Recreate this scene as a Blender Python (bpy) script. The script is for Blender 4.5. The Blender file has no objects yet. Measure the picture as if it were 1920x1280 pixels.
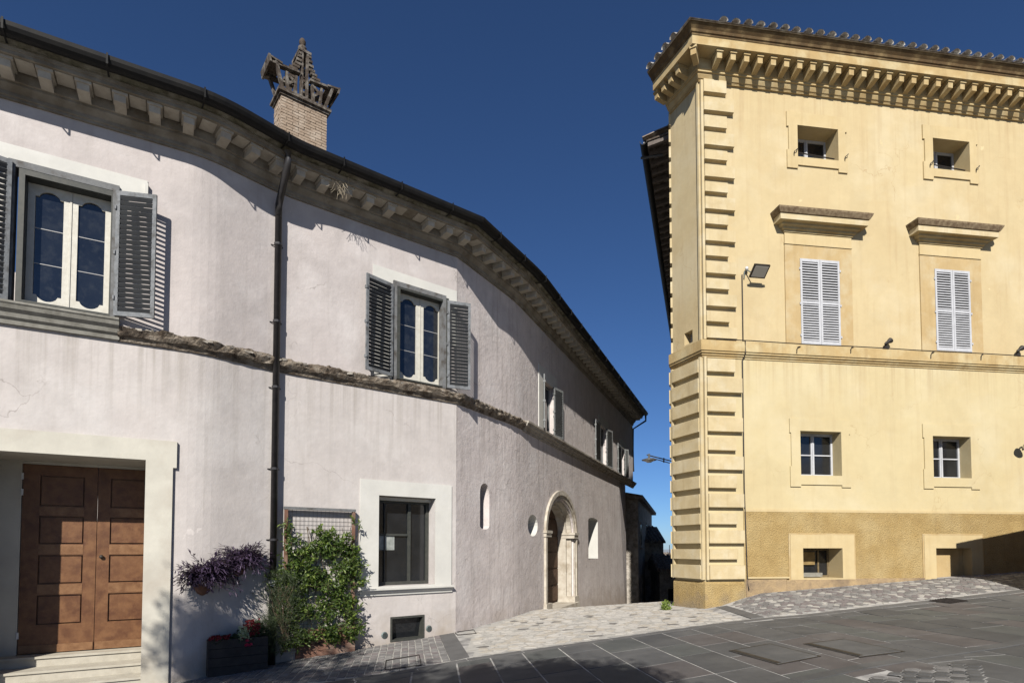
import bpy, math, random
import numpy as np
from mathutils import Matrix, Vector, noise
from mathutils.geometry import tessellate_polygon
random.seed(7)
rnd = random.random
def U(a, b): return a + (b - a) * random.random()
sc = bpy.context.scene
COL = sc.collection
# ------------------------------------------------------------------ camera
H = 1.75
FPX, PPX, PPY, TILT = 1100.0, 960.0, 984.0, math.radians(2.25)
cam_d = bpy.data.cameras.new('camera'); cam = bpy.data.objects.new('camera', cam_d); COL.objects.link(cam)
cam.location = (0, 0, H); cam.rotation_euler = (math.pi/2 + TILT, 0, 0)
cam_d.sensor_width = 36; cam_d.lens = FPX/1920*36
cam_d.shift_y = (PPY-640)/1920; cam_d.clip_end = 20000; cam_d.clip_start = .05
sc.camera = cam
# ------------------------------------------------------------------ sky and sun
SUN_EL, SUN_AZ = math.radians(34.6), math.radians(-7.5)      # azimuth measured from -Y towards +X
S = Vector((math.sin(SUN_AZ)*math.cos(SUN_EL), -math.cos(SUN_AZ)*math.cos(SUN_EL), math.sin(SUN_EL)))
w = bpy.data.worlds.new('World'); sc.world = w; w.use_nodes = True
nt = w.node_tree; nt.nodes.clear()
sky = nt.nodes.new('ShaderNodeTexSky'); sky.sky_type = 'NISHITA'; sky.sun_disc = False
sky.sun_elevation = SUN_EL; sky.sun_rotation = math.atan2(S.x, S.y)
sky.altitude = 400; sky.air_density = .74; sky.dust_density = .25; sky.ozone_density = 10
bg = nt.nodes.new('ShaderNodeBackground'); bg.inputs[1].default_value = .05
wo = nt.nodes.new('ShaderNodeOutputWorld')
nt.links.new(sky.outputs[0], bg.inputs[0]); nt.links.new(bg.outputs[0], wo.inputs[0])
sl = bpy.data.lights.new('sun', 'SUN'); sl.energy = 5.0; sl.angle = math.radians(.5); sl.color = (1, .95, .865)
so = bpy.data.objects.new('sun', sl); COL.objects.link(so); so.rotation_euler = (-S).to_track_quat('-Z', 'Y').to_euler()
so.location = (0, -5, 20)
sc.view_settings.view_transform = 'Standard'; sc.view_settings.look = 'None'
sc.view_settings.gamma = 1; sc.view_settings.exposure = 0.82; sc.view_settings.use_curve_mapping = False
# ------------------------------------------------------------------ calibration helpers
_R = Vector((1, 0, 0)); _U = Vector((0, -math.sin(TILT), math.cos(TILT))); _F = Vector((0, math.cos(TILT), math.sin(TILT)))
def ray(x, y): return _R*((x-PPX)/FPX) + _U*((PPY-y)/FPX) + _F
def ss(t): t = min(1, max(0, t)); return t*t*(3-2*t)
def G(x, y):
    g = .066*min(14, max(-14, x))
    if y > 16.3: g -= .121*(min(y, 55)-16.3)
    g += .27*ss((x-4.6)/1.5)*ss((y-11.4)/3.0)*(1-ss((y-16)/2))
    return g
def gpix(x, y):
    d = ray(x, y); lo, hi = 1.0, 1.0
    while hi < 90:
        hi += .25; p = d*hi
        if p.z+H <= G(p.x, p.y): break
    for _ in range(40):
        m = (lo+hi)/2; p = d*m
        if p.z+H > G(p.x, p.y): lo = m
        else: hi = m
    p = d*lo; return (p.x, p.y)
class Wall:
    def __init__(s, a, b):
        s.a = Vector((a[0], a[1])); s.b = Vector((b[0], b[1])); s.L = (s.b-s.a).length
        s.d = (s.b-s.a)/s.L; s.n = Vector((s.d.y, -s.d.x))
        s.M = Matrix(((s.d.x, -s.n.x, 0, a[0]), (s.d.y, -s.n.y, 0, a[1]), (0, 0, 1, 0), (0, 0, 0, 1)))
    def uv(s, x, y, p=0):
        r = ray(x, y); o = s.a + s.n*p
        k = (o.dot(s.n))/(Vector((r.x, r.y)).dot(s.n)); P = r*k
        return ((Vector((P.x, P.y))-o).dot(s.d), P.z+H)
    def rect(s, xl, yt, xr, yb, p=0):
        u0, z1 = s.uv(xl, yt, p); z0 = s.uv(xl, yb, p)[1]; u1 = s.uv(xr, (yt+yb)/2, p)[0]
        return u0, u1, z0, z1
    def at(s, u, p=0): q = s.a + s.d*u + s.n*p; return (q.x, q.y)
# ------------------------------------------------------------------ mesh builder
class MB:
    def __init__(s): s.v = []; s.f = []
    def add(s, vs, fs):
        k = len(s.v); s.v += [tuple(v) for v in vs]; s.f += [tuple(i+k for i in f) for f in fs]; return s
    def box(s, x0, x1, p0, p1, z0, z1, j=0):
        y0, y1 = -p1, -p0
        vs = [(x0, y0, z0), (x1, y0, z0), (x1, y1, z0), (x0, y1, z0), (x0, y0, z1), (x1, y0, z1), (x1, y1, z1), (x0, y1, z1)]
        if j: vs = [(a+U(-j, j), b+U(-j, j), c+U(-j, j)) for a, b, c in vs]
        return s.add(vs, [(0, 1, 5, 4), (1, 2, 6, 5), (2, 3, 7, 6), (3, 0, 4, 7), (4, 5, 6, 7), (3, 2, 1, 0)])
    def obox(s, c, ax, ay, az):     # centre and three half-axis vectors
        c, ax, ay, az = map(Vector, (c, ax, ay, az)); vs = []
        for k in (-1, 1):
            for i, j in ((-1, -1), (1, -1), (1, 1), (-1, 1)): vs.append(c+ax*i+ay*j+az*k)
        return s.add(vs, [(0, 1, 5, 4), (1, 2, 6, 5), (2, 3, 7, 6), (3, 0, 4, 7), (4, 5, 6, 7), (3, 2, 1, 0)])
    def plate(s, outer, holes, p0, p1):     # extruded plate with holes, outlines in (u,z)
        loops = [outer]+list(holes); flat = [pt for l in loops for pt in l]
        tr = tessellate_polygon([[Vector((a, b, 0)) for a, b in l] for l in loops])
        for p in (p0, p1): s.add([(a, -p, b) for a, b in flat], tr)
        for l in loops:
            n = len(l)
            s.add([(a, -p0, b) for a, b in l]+[(a, -p1, b) for a, b in l], [(i, (i+1) % n, (i+1) % n+n, i+n) for i in range(n)])
        return s
    def sheet(s, outer, holes, p=0):        # holes = list of (loop, depth)
        loops = [outer]+[h[0] for h in holes]; flat = [pt for l in loops for pt in l]
        tr = tessellate_polygon([[Vector((a, b, 0)) for a, b in l] for l in loops])
        s.add([(a, -p, b) for a, b in flat], tr)
        for l, dep in holes:
            n = len(l)
            s.add([(a, -p, b) for a, b in l]+[(a, -p+dep, b) for a, b in l], [(i, (i+1) % n, (i+1) % n+n, i+n) for i in range(n)])
        return s
    def tube(s, pts, r, n=8, cap=True):
        pts = [Vector(p) for p in pts]; rr = r if isinstance(r, (list, tuple)) else [r]*len(pts); vs = []; fs = []
        for i, p in enumerate(pts):
            t = (pts[min(i+1, len(pts)-1)]-pts[max(i-1, 0)]).normalized()
            a = t.cross(Vector((0, 0, 1))); a = a if a.length > .05 else t.cross(Vector((1, 0, 0))); a.normalize(); b = t.cross(a)
            for k in range(n):
                an = 2*math.pi*k/n; vs.append(p+(a*math.cos(an)+b*math.sin(an))*rr[i])
        for i in range(len(pts)-1):
            for k in range(n): fs.append((i*n+k, i*n+(k+1) % n, (i+1)*n+(k+1) % n, (i+1)*n+k))
        if cap: fs += [tuple(range(n)), tuple(range((len(pts)-1)*n, len(pts)*n))]
        return s.add(vs, fs)
    def lathe(s, prof, c=(0, 0, 0), n=14):
        vs = []; fs = []; m = len(prof)
        for r, z in prof:
            for k in range(n): an = 2*math.pi*k/n; vs.append((c[0]+r*math.cos(an), c[1]+r*math.sin(an), c[2]+z))
        for i in range(m-1):
            for k in range(n): fs.append((i*n+k, i*n+(k+1) % n, (i+1)*n+(k+1) % n, (i+1)*n+k))
        fs += [tuple(range(n)), tuple(range((m-1)*n, m*n))]
        return s.add(vs, fs)
    def sweep(s, path, prof, caps=True, closed=True, jit=None):
        rings = []
        for i in range(len(path)):
            ring = [offs(path, i, p)+(z,) for p, z in prof]
            if jit: ring = [jit(i, j, q) for j, q in enumerate(ring)]
            rings.append(ring)
        m = len(prof); vs = [v for r in rings for v in r]; fs = []
        for i in range(len(path)-1):
            for k in range(m if closed else m-1): fs.append((i*m+k, i*m+(k+1) % m, (i+1)*m+(k+1) % m, (i+1)*m+k))
        s.add(vs, fs)
        if caps and closed:
            for base in (0, (len(path)-1)*m):
                ring = prof; tr = tessellate_polygon([[Vector((a, b, 0)) for a, b in prof]])
                s.f += [tuple(len(s.v)-len(vs)+base+i for i in t) for t in tr]
        return s
    def mesh(s, name, m=None, smooth=False):
        me = bpy.data.meshes.new(name); me.from_pydata([tuple(v) for v in s.v], [], s.f); me.validate()
        if m: me.materials.append(m)
        if smooth: me.polygons.foreach_set('use_smooth', [True]*len(me.polygons))
        me.update(); return me
WM = {}
I4 = Matrix.Identity(4)
def link(name, me, parent=None, M=I4):
    o = bpy.data.objects.new(name, me); COL.objects.link(o); WM[o.name] = M.copy()
    if parent is not None: o.parent = parent; o.matrix_basis = WM[parent.name].inverted() @ M
    else: o.matrix_basis = M
    return o
def build(name, mb, m, parent=None, M=I4, smooth=False, label=None, kind=None):
    o = link(name, mb.mesh(name, m, smooth), parent, M)
    if label: o['label'] = label
    if kind: o['kind'] = kind
    return o
def thing(name, label, cat, loc, group=None):
    o = link(name, None, None, Matrix.Translation(loc)); o['label'] = label; o['category'] = cat
    if group: o['group'] = group
    return o
def copy_tree(o, M):
    c = o.copy(); COL.objects.link(c); WM[c.name] = M; c.parent = None; c.matrix_basis = M
    for ch in o.children:
        d = ch.copy(); COL.objects.link(d); d.parent = c
        for g in ch.children: e = g.copy(); COL.objects.link(e); e.parent = d
    return c
def offs(path, i, p):
    P = [Vector(q) for q in path]
    def nrm(a, b): d = (b-a).normalized(); return Vector((d.y, -d.x))
    if i == 0: n = nrm(P[0], P[1]); q = P[0]+n*p
    elif i == len(P)-1: n = nrm(P[-2], P[-1]); q = P[-1]+n*p
    else:
        a = nrm(P[i-1], P[i]); b = nrm(P[i], P[i+1]); q = P[i]+(a+b)*(p/(1+a.dot(b)))
    return (q.x, q.y)
def opath(path, p): return [offs(path, i, p) for i in range(len(path))]
def walk(path, t):
    for i in range(len(path)-1):
        a, b = Vector(path[i]), Vector(path[i+1]); L = (b-a).length
        if t <= L or i == len(path)-2:
            d = (b-a)/L; return a+d*t, d
        t -= L
def plen(path): return sum((Vector(path[i+1])-Vector(path[i])).length for i in range(len(path)-1))
def frameM(pt, d, z=0):
    n = Vector((d.y, -d.x)); return Matrix(((d.x, -n.x, 0, pt.x), (d.y, -n.y, 0, pt.y), (0, 0, 1, z), (0, 0, 0, 1)))
def densify(path, step):
    out = []
    for i in range(len(path)-1):
        a, b = Vector(path[i]), Vector(path[i+1]); n = max(1, int((b-a).length/step))
        out += [tuple(a+(b-a)*k/n) for k in range(n)]
    return out+[tuple(path[-1])]
def arcpath(pts, cuts):
    out = [pts[0]]
    for i in range(1, len(pts)-1):
        c = cuts.get(i, 0)
        if not c: out.append(pts[i]); continue
        p = Vector(pts[i]); a = p+(Vector(pts[i-1])-p).normalized()*c; b = p+(Vector(pts[i+1])-p).normalized()*c
        for k in range(6):
            t = k/5; out.append(tuple(a*(1-t)**2+p*2*t*(1-t)+b*t*t))
    return out+[pts[-1]]
# ------------------------------------------------------------------ materials
ALB = .585       # real-world reflectance of the colours written below
def mat(name, c1, c2=None, scale=3, rough=.85, bump=0, bscale=40, c3=None, s3=.7, streak=0, metal=0, spec=.3, det=6, lo=.35, hi=.65, coat=0, bdist=.01, patch=None, dirt=None, mott=0, grain=None, drip=None, crack=None):
    m = bpy.data.materials.new(name); m.use_nodes = True; t = m.node_tree; N = t.nodes; L = t.links
    sK = lambda c: tuple(v*ALB for v in c) if c else c
    c1, c2, c3 = sK(c1), sK(c2), sK(c3)
    if patch: patch = (sK(patch[0]), patch[1])
    if dirt: dirt = (sK(dirt[0]),)+dirt[1:]
    b = N['Principled BSDF']; b.inputs['Roughness'].default_value = rough; b.inputs['Metallic'].default_value = metal
    b.inputs['Specular IOR Level'].default_value = spec
    if coat: b.inputs['Coat Weight'].default_value = coat
    geo = N.new('ShaderNodeNewGeometry'); pos = geo.outputs['Position']
    def nz(sc_, vec=pos, detail=det, ro=.6):
        n = N.new('ShaderNodeTexNoise'); n.inputs['Scale'].default_value = sc_; n.inputs['Detail'].default_value = detail; n.inputs['Roughness'].default_value = ro
        L.new(vec, n.inputs['Vector']); return n.outputs['Fac']
    if grain:
        gm = N.new('ShaderNodeMapping'); gm.inputs['Scale'].default_value = grain; L.new(pos, gm.inputs['Vector']); pos = gm.outputs[0]
    def rng(f, a, bb):
        r = N.new('ShaderNodeMapRange'); r.inputs[1].default_value = a; r.inputs[2].default_value = bb; L.new(f, r.inputs[0]); return r.outputs[0]
    def mix(f, a, bb):
        x = N.new('ShaderNodeMix'); x.data_type = 'RGBA'
        if isinstance(f, float): x.inputs[0].default_value = f
        else: L.new(f, x.inputs[0])
        for v, k in ((a, 6), (bb, 7)):
            if isinstance(v, tuple): x.inputs[k].default_value = (*v, 1)
            else: L.new(v, x.inputs[k])
        return x.outputs[2]
    col = c1
    if c2: col = mix(rng(nz(scale), lo, hi), c1, c2)
    if c3: col = mix(rng(nz(s3, detail=8), .48, .66), col, c3)
    if patch:       # faint vertical rain streaks
        mp = N.new('ShaderNodeMapping'); mp.inputs['Scale'].default_value = (7, 7, .45); L.new(pos, mp.inputs['Vector'])
        f = rng(nz(1.0, mp.outputs[0], 4), .53, .78); mu = N.new('ShaderNodeMath'); mu.operation = 'MULTIPLY'; L.new(f, mu.inputs[0]); mu.inputs[1].default_value = patch[1]
        col = mix(mu.outputs[0], col, patch[0])
    if dirt:        # splash dirt, height above the paving, ragged edge
        sp = N.new('ShaderNodeSeparateXYZ'); L.new(pos, sp.inputs[0])
        ad = N.new('ShaderNodeMath'); ad.operation = 'MULTIPLY_ADD'; L.new(nz(2.2), ad.inputs[0]); ad.inputs[1].default_value = -1.5; L.new(sp.outputs[2], ad.inputs[2])
        f = rng(ad.outputs[0], dirt[1], dirt[2]); col = mix(f, dirt[0], col)
    if drip:        # run-off stains below a ledge: lower and upper height, colour, strength
        mp = N.new('ShaderNodeMapping'); mp.inputs['Scale'].default_value = (11, 11, .25); L.new(pos, mp.inputs['Vector'])
        sp = N.new('ShaderNodeSeparateXYZ'); L.new(pos, sp.inputs[0]); m1 = N.new('ShaderNodeMath'); m1.operation = 'MULTIPLY'
        L.new(rng(nz(1.0, mp.outputs[0], 5), .48, .68), m1.inputs[0]); L.new(rng(sp.outputs[2], drip[0], drip[1]), m1.inputs[1])
        st_ = N.new('ShaderNodeMath'); st_.operation = 'LESS_THAN'; L.new(sp.outputs[2], st_.inputs[0]); st_.inputs[1].default_value = drip[1]+.15
        m2 = N.new('ShaderNodeMath'); m2.operation = 'MULTIPLY'; L.new(m1.outputs[0], m2.inputs[0]); L.new(st_.outputs[0], m2.inputs[1])
        m3 = N.new('ShaderNodeMath'); m3.operation = 'MULTIPLY'; L.new(m2.outputs[0], m3.inputs[0]); m3.inputs[1].default_value = drip[3]
        col = mix(m3.outputs[0], col, sK(drip[2]))
    if crack:       # sparse hairline cracks and small scars in the render
        vo = N.new('ShaderNodeTexVoronoi'); vo.feature = 'DISTANCE_TO_EDGE'; vo.inputs['Scale'].default_value = .55
        dn = N.new('ShaderNodeTexNoise'); dn.inputs['Scale'].default_value = 2.2; dn.inputs['Detail'].default_value = 8; L.new(pos, dn.inputs['Vector'])
        av = N.new('ShaderNodeVectorMath'); av.operation = 'MULTIPLY_ADD'; L.new(dn.outputs['Color'], av.inputs[0]); av.inputs[1].default_value = (.9, .9, .9); L.new(pos, av.inputs[2]); L.new(av.outputs[0], vo.inputs['Vector'])
        k1 = N.new('ShaderNodeMath'); k1.operation = 'MULTIPLY'; L.new(rng(vo.outputs['Distance'], .006, .0), k1.inputs[0]); L.new(rng(nz(.5, detail=3), .52, .60), k1.inputs[1])
        k2 = N.new('ShaderNodeMath'); k2.operation = 'MAXIMUM'; L.new(k1.outputs[0], k2.inputs[0])
        sc2 = N.new('ShaderNodeMath'); sc2.operation = 'MULTIPLY'; L.new(rng(nz(2.6, detail=9, ro=.62), .70, .715), sc2.inputs[0]); sc2.inputs[1].default_value = -1
        k3 = N.new('ShaderNodeMath'); k3.operation = 'MULTIPLY'; L.new(k2.outputs[0], k3.inputs[0]); k3.inputs[1].default_value = .7; k2.inputs[1].default_value = 0
        col = mix(k3.outputs[0], col, sK(crack)); col = mix(rng(nz(2.6, detail=9, ro=.62), .695, .71), col, tuple(min(.9, v*1.14) for v in c1))
    if mott:        # uneven tone: old limewash, hand-trowelled patches
        f = N.new('ShaderNodeMapRange'); f.inputs[1].default_value = .3; f.inputs[2].default_value = .7; f.inputs[3].default_value = 1-mott; f.inputs[4].default_value = 1+mott*.35
        L.new(nz(3.3, detail=9, ro=.72), f.inputs[0])
        f2 = N.new('ShaderNodeMapRange'); f2.inputs[1].default_value = .56; f2.inputs[2].default_value = .60; f2.inputs[3].default_value = 1; f2.inputs[4].default_value = 1-mott*.5; L.new(nz(.75, detail=10, ro=.55), f2.inputs[0])
        mu1 = N.new('ShaderNodeMath'); mu1.operation = 'MULTIPLY'; L.new(f.outputs[0], mu1.inputs[0]); L.new(f2.outputs[0], mu1.inputs[1])
        vm = N.new('ShaderNodeVectorMath'); vm.operation = 'SCALE'; L.new(mu1.outputs[0], vm.inputs['Scale'])
        if isinstance(col, tuple): vm.inputs[0].default_value = col
        else: L.new(col, vm.inputs[0])
        col = vm.outputs[0]
    if isinstance(col, tuple): b.inputs['Base Color'].default_value = (*col, 1)
    else: L.new(col, b.inputs['Base Color'])
    if bump:
        bp = N.new('ShaderNodeBump'); bp.inputs['Strength'].default_value = bump; bp.inputs['Distance'].default_value = bdist
        L.new(nz(bscale, detail=5, ro=.65), bp.inputs['Height']); L.new(bp.outputs[0], b.inputs['Normal'])
    return m
PINK = mat('pink plaster', (.66, .60, .58), (.59, .54, .525), 1.1, .9, .35, 9, c3=(.71, .66, .645), s3=.9, patch=((.42, .38, .36), .35), bdist=.02, mott=0.1, crack=(.30, .27, .25))
PINKL = mat('pink plaster lower', (.68, .63, .605), (.61, .565, .545), .9, .9, .3, 9, c3=(.72, .68, .66), s3=.7, patch=((.46, .42, .38), .35), dirt=((.47, .40, .33), -1.2, -.3), bdist=.02, mott=0.11, drip=(3.6, 4.9, (.38, .34, .30), .55), crack=(.32, .28, .26))
PINKG = mat('grey pink plaster', (.80, .725, .70), (.72, .65, .63), 1.6, .92, .5, 7, c3=(.82, .76, .74), s3=1.2, patch=((.38, .33, .30), .55), dirt=((.45, .37, .30), -1.8, -.4), bdist=.03, mott=0.14, drip=(3.2, 4.9, (.40, .35, .31), .5), crack=(.30, .26, .24))
WHITEP = mat('white plaster', (.76, .75, .70), (.70, .69, .65), 2.2, .88, .2, 14, c3=(.78, .77, .73), s3=1.4, mott=0.05)
CREAM = mat('door surround plaster', (.73, .70, .61), (.66, .63, .55), 1.6, .88, .25, 12, c3=(.60, .55, .47), s3=1.1, dirt=((.5, .45, .36), -1.3, -.7), mott=0.07)
CORN = mat('aged cornice stone', (.37, .33, .27), (.25, .215, .165), 4, .9, .4, 30, c3=(.19, .155, .11), s3=2.5)
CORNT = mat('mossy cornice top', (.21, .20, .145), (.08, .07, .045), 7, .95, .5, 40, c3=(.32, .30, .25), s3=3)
MOD = mat('cornice bracket plaster', (.60, .55, .46), (.46, .41, .34), 6, .9, .3, 30)
CRUMB = mat('crumbling sandstone', (.16, .12, .085), (.36, .31, .25), 9, .97, 1, 30, c3=(.07, .05, .035), s3=4, bdist=.03)
STRING = mat('string course stone', (.52, .48, .42), (.38, .34, .29), 5, .92, .5, 25, c3=(.26, .22, .18), s3=3)
SILLM = mat('weathered sill', (.36, .35, .31), (.22, .21, .18), 6, .9, .3, 30)
DARKM = mat('dark painted gutter', (.006, .006, .007), (.014, .013, .012), 6, .6, .1, 60, spec=.2)
PIPE = mat('dark brown pipe', (.022, .02, .022), (.04, .036, .036), 9, .38, .1, 60, spec=.5)
GREYW = mat('weathered grey wood', (.17, .185, .20), (.25, .26, .275), 14, .75, .4, 60, c3=(.10, .10, .10), s3=8)
FRD = mat('green frame and recess shade', (.05, .055, .05), (.08, .08, .07), 12, .5)  # dark frame colour, also put on the recess ring as its shade
SLATG = mat('shade-darkened slat wood', (.055, .058, .064), (.085, .09, .095), 3, .8, .1, 60)  # darker than the shutter grey: shade of the slat undersides put into the colour
GREYF = mat('weathered grey frame', (.17, .175, .18), (.23, .235, .24), 14, .8, .4, 60, c3=(.09, .08, .07), s3=7)
PALEW = mat('pale grey shutter paint', (.26, .27, .27), (.20, .21, .21), 12, .7, .2, 60, mott=0.15)
SASH = mat('cream sash paint', (.74, .72, .64), (.64, .61, .53), 12, .5, .2, 50)
GLASS = mat('dark window glass', (.010, .013, .020), (.018, .022, .03), 3, .06, .15, 2.5, spec=.9, c3=(.03, .034, .04), s3=9)
GLASSY = mat('dusty window glass', (.012, .014, .017), (.02, .022, .026), 4, .14, .1, 3, spec=.7)
BARS = mat('thin lead bar', (.5, .5, .5), None, rough=.5)
TILE = mat('old roof tile', (.30, .24, .19), (.16, .12, .10), 7, .95, .6, 40, c3=(.42, .40, .36), s3=5)
TILEY = mat('lichened roof tile', (.62, .59, .54), (.34, .28, .23), 9, .95, .6, 40, c3=(.82, .81, .77), s3=6)
BRICK = mat('pale brick', (.46, .36, .27), (.36, .27, .20), 12, .95, .8, 60, c3=(.54, .45, .36), s3=5)
MORT = mat('chimney mortar', (.33, .27, .21), (.25, .2, .15), 12, .95, .6, 60)
BRICKD = mat('sooty brick', (.045, .034, .028), (.11, .085, .065), 10, .95, .8, 60, c3=(.27, .25, .22), s3=6)
YEL = mat('yellow plaster', (.665, .54, .315), (.625, .495, .28), .8, .9, .25, 8, c3=(.69, .58, .37), s3=.6, bdist=.015, patch=((.50, .36, .19), .35), mott=0.07, drip=(11.6, 13.1, (.48, .34, .18), .4), crack=(.48, .34, .17))
YELL = mat('pale yellow plaster', (.67, .565, .335), (.64, .525, .30), .8, .9, .22, 8, c3=(.69, .595, .38), s3=.6, bdist=.015, patch=((.52, .40, .23), .32), mott=0.06, drip=(5.2, 6.4, (.48, .35, .19), .5), crack=(.50, .38, .20))
YELQ = mat('quoin plaster', (.68, .56, .34), (.63, .505, .29), 3, .9, .3, 20, c3=(.71, .61, .41), s3=2, mott=0.1, patch=((.42, .30, .15), .4))
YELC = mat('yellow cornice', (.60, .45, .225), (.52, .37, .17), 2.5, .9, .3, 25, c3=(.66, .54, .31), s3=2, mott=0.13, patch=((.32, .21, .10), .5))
YELD = mat('stained and shaded cornice edge', (.17, .105, .045), (.10, .065, .03), 8, .92, .4, 30, c3=(.30, .21, .10), s3=4)  # brown stain, darkened further for the shade under the tile overhang
OCH = mat('ochre surround', (.58, .43, .22), (.54, .39, .19), 2.5, .9, .2, 25, c3=(.62, .50, .30), s3=1.8, mott=0.08, patch=((.40, .28, .13), .35))
OCHL = mat('pale ochre surround', (.67, .54, .31), (.64, .50, .27), 2.5, .9, .2, 25, mott=0.07, patch=((.45, .33, .17), .35))
ROUGH = mat('rough cast ochre plinth', (.60, .43, .185), (.52, .36, .145), 3, .95, 1, 38, c3=(.64, .48, .23), s3=1, bdist=.05, mott=0.13, patch=((.36, .25, .12), .3), dirt=((.36, .29, .21), -.75, -.1))
BASEP = mat('damp base render', (.58, .42, .23), (.42, .31, .19), 4, .95, .9, 40, c3=(.30, .22, .15), s3=2.4, bdist=.03, mott=0.15)
WPAINT = mat('white shutter paint', (.64, .65, .68), (.56, .57, .60), 14, .6, .1, 60, mott=0.12)
PEDT = mat('pediment lead and dirt', (.16, .105, .06), (.34, .26, .16), 12, .9, .3, 50)
WOOD = mat('varnished door wood', (.155, .064, .025), (.23, .108, .045), 8, .5, .25, 60, c3=(.12, .046, .018), s3=5, spec=.35, grain=(5, 5, .12))
WOODL = mat('pale door rail wood', (.31, .165, .08), (.19, .09, .04), 8, .45, .3, 60, grain=(1.2, 1.2, 9))  # rails and kick board paler than the door leaves
WOODD = mat('old plank door', (.15, .085, .05), (.09, .05, .03), 9, .8, .4, 60)
STEP = mat('travertine step', (.60, .56, .47), (.50, .46, .38), 6, .75, .2, 40)
ARCH = mat('limestone surround', (.66, .61, .52), (.54, .48, .40), 5, .88, .4, 30, c3=(.42, .36, .28), s3=3)
SLAB = [mat('basalt slab %s' % k, a, b, 2.2, .72, .25, 30, c3=c, s3=1.3, mott=.16) for k, a, b, c in (
    ('grey', (.125, .126, .128), (.10, .101, .103), (.155, .154, .153)), ('warm', (.135, .122, .121), (.11, .10, .10), (.16, .15, .147)),
    ('dark', (.10, .101, .103), (.085, .086, .088), (.125, .125, .124)), ('green', (.122, .128, .124), (.104, .109, .106), (.15, .152, .146)))]
BORD = mat('border stone', (.165, .162, .16), (.13, .127, .126), 3, .75, .25, 30)
JOINT = mat('pale mortar joint', (.56, .54, .50), (.44, .42, .39), 6, .95, .5, 30)
JOINTR = mat('paving joint', (.55, .535, .51), (.26, .25, .245), 2.6, .95, .5, 30, lo=.42, hi=.66)
BLOCK = [mat('porphyry block %s' % k, a, b, 9, .8, .5, 50) for k, a, b in (
    ('grey', (.24, .23, .225), (.17, .165, .16)), ('mauve', (.255, .225, .22), (.18, .16, .16)), ('pale', (.33, .32, .305), (.23, .22, .215)))]
RIVER = [mat('river stone %s' % k, a, b, 9, .8, .5, 40) for k, a, b in (
    ('pale', (.64, .61, .56), (.52, .49, .45)), ('buff', (.57, .52, .45), (.46, .42, .36)), ('grey', (.52, .50, .46), (.42, .40, .37)), ('dark', (.24, .225, .205), (.18, .17, .16)), ('white', (.64, .61, .56), (.54, .51, .47)))]
IRON = mat('dark iron', (.03, .027, .025), (.06, .05, .045), 20, .55, .3, 60, metal=.3)
LAMPG = mat('grey lamp enamel', (.12, .13, .14), (.17, .17, .17), 10, .4, metal=.2)
LAMPW = mat('lamp glass', (.6, .58, .52), None, rough=.25, spec=.5)
WHITEPL = mat('white plastic', (.78, .78, .78), None, rough=.4)
GALV = mat('green bronze vent', (.22, .28, .28), (.14, .17, .17), 20, .5, .2, 60, metal=.4)
PWOOD = mat('reddish planter board', (.24, .125, .085), (.165, .08, .055), 7, .75, .4, 60, c3=(.32, .22, .17), s3=4)
PWOODD = mat('shade-darkened planter board', (.075, .06, .05), (.04, .032, .028), 7, .8, .4, 60)  # tree shade put into the board colour
TERRA = mat('terracotta pot', (.26, .13, .085), (.17, .085, .06), 12, .85, .3, 50)
SOIL = mat('soil', (.04, .03, .02), (.07, .05, .035), 20, .95, .6, 40)
OLDST = mat('old dark rubble stone', (.52, .47, .41), (.28, .25, .215), 5, .95, 1, 14, c3=(.64, .59, .52), s3=2, bdist=.06)
HAZELAND = mat('haze-tinted lowland', (.22, .27, .30), (.28, .32, .33), .002, .9)  # bluish grey puts the distance haze into the land colour
def leafmat(name, a, b, tr=.25):
    m = mat(name, a, b, 22, .5, spec=.4); t = m.node_tree; bs = t.nodes['Principled BSDF']; out = [n for n in t.nodes if n.type == 'OUTPUT_MATERIAL'][0]
    tl = t.nodes.new('ShaderNodeBsdfTranslucent'); tl.inputs[0].default_value = (a[0]*2.2, a[1]*2.4, a[2]*1.2, 1)
    mx = t.nodes.new('ShaderNodeMixShader'); mx.inputs[0].default_value = tr
    t.links.new(bs.outputs[0], mx.inputs[1]); t.links.new(tl.outputs[0], mx.inputs[2]); t.links.new(mx.outputs[0], out.inputs[0]); return m
LEAF = leafmat('glossy green leaf', (.10, .16, .035), (.035, .065, .015))
LEAFB = leafmat('young light green leaf', (.26, .33, .08), (.12, .18, .035))
LEAFD = leafmat('feathery grey green leaf', (.075, .10, .05), (.045, .065, .03))
LEAFP = leafmat('purple leaf', (.11, .07, .14), (.05, .035, .07), .12)
LEAFR = leafmat('dark red bloom', (.30, .015, .02), (.16, .01, .015), .15)
LEAFK = leafmat('bright pink bloom', (.6, .03, .10), (.5, .02, .08), .2)
LEAFW = leafmat('variegated white leaf', (.55, .60, .48), (.35, .42, .25), .2)
TREEL = leafmat('tree leaf', (.06, .09, .025), (.035, .055, .015))
BARK = mat('bark', (.12, .09, .07), (.06, .045, .035), 8, .95, .8, 20)
TWIG = mat('dry twig', (.42, .36, .27), None, rough=.9)
STEM = mat('brown stem', (.10, .07, .045), (.16, .12, .08), 20, .9)
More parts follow.
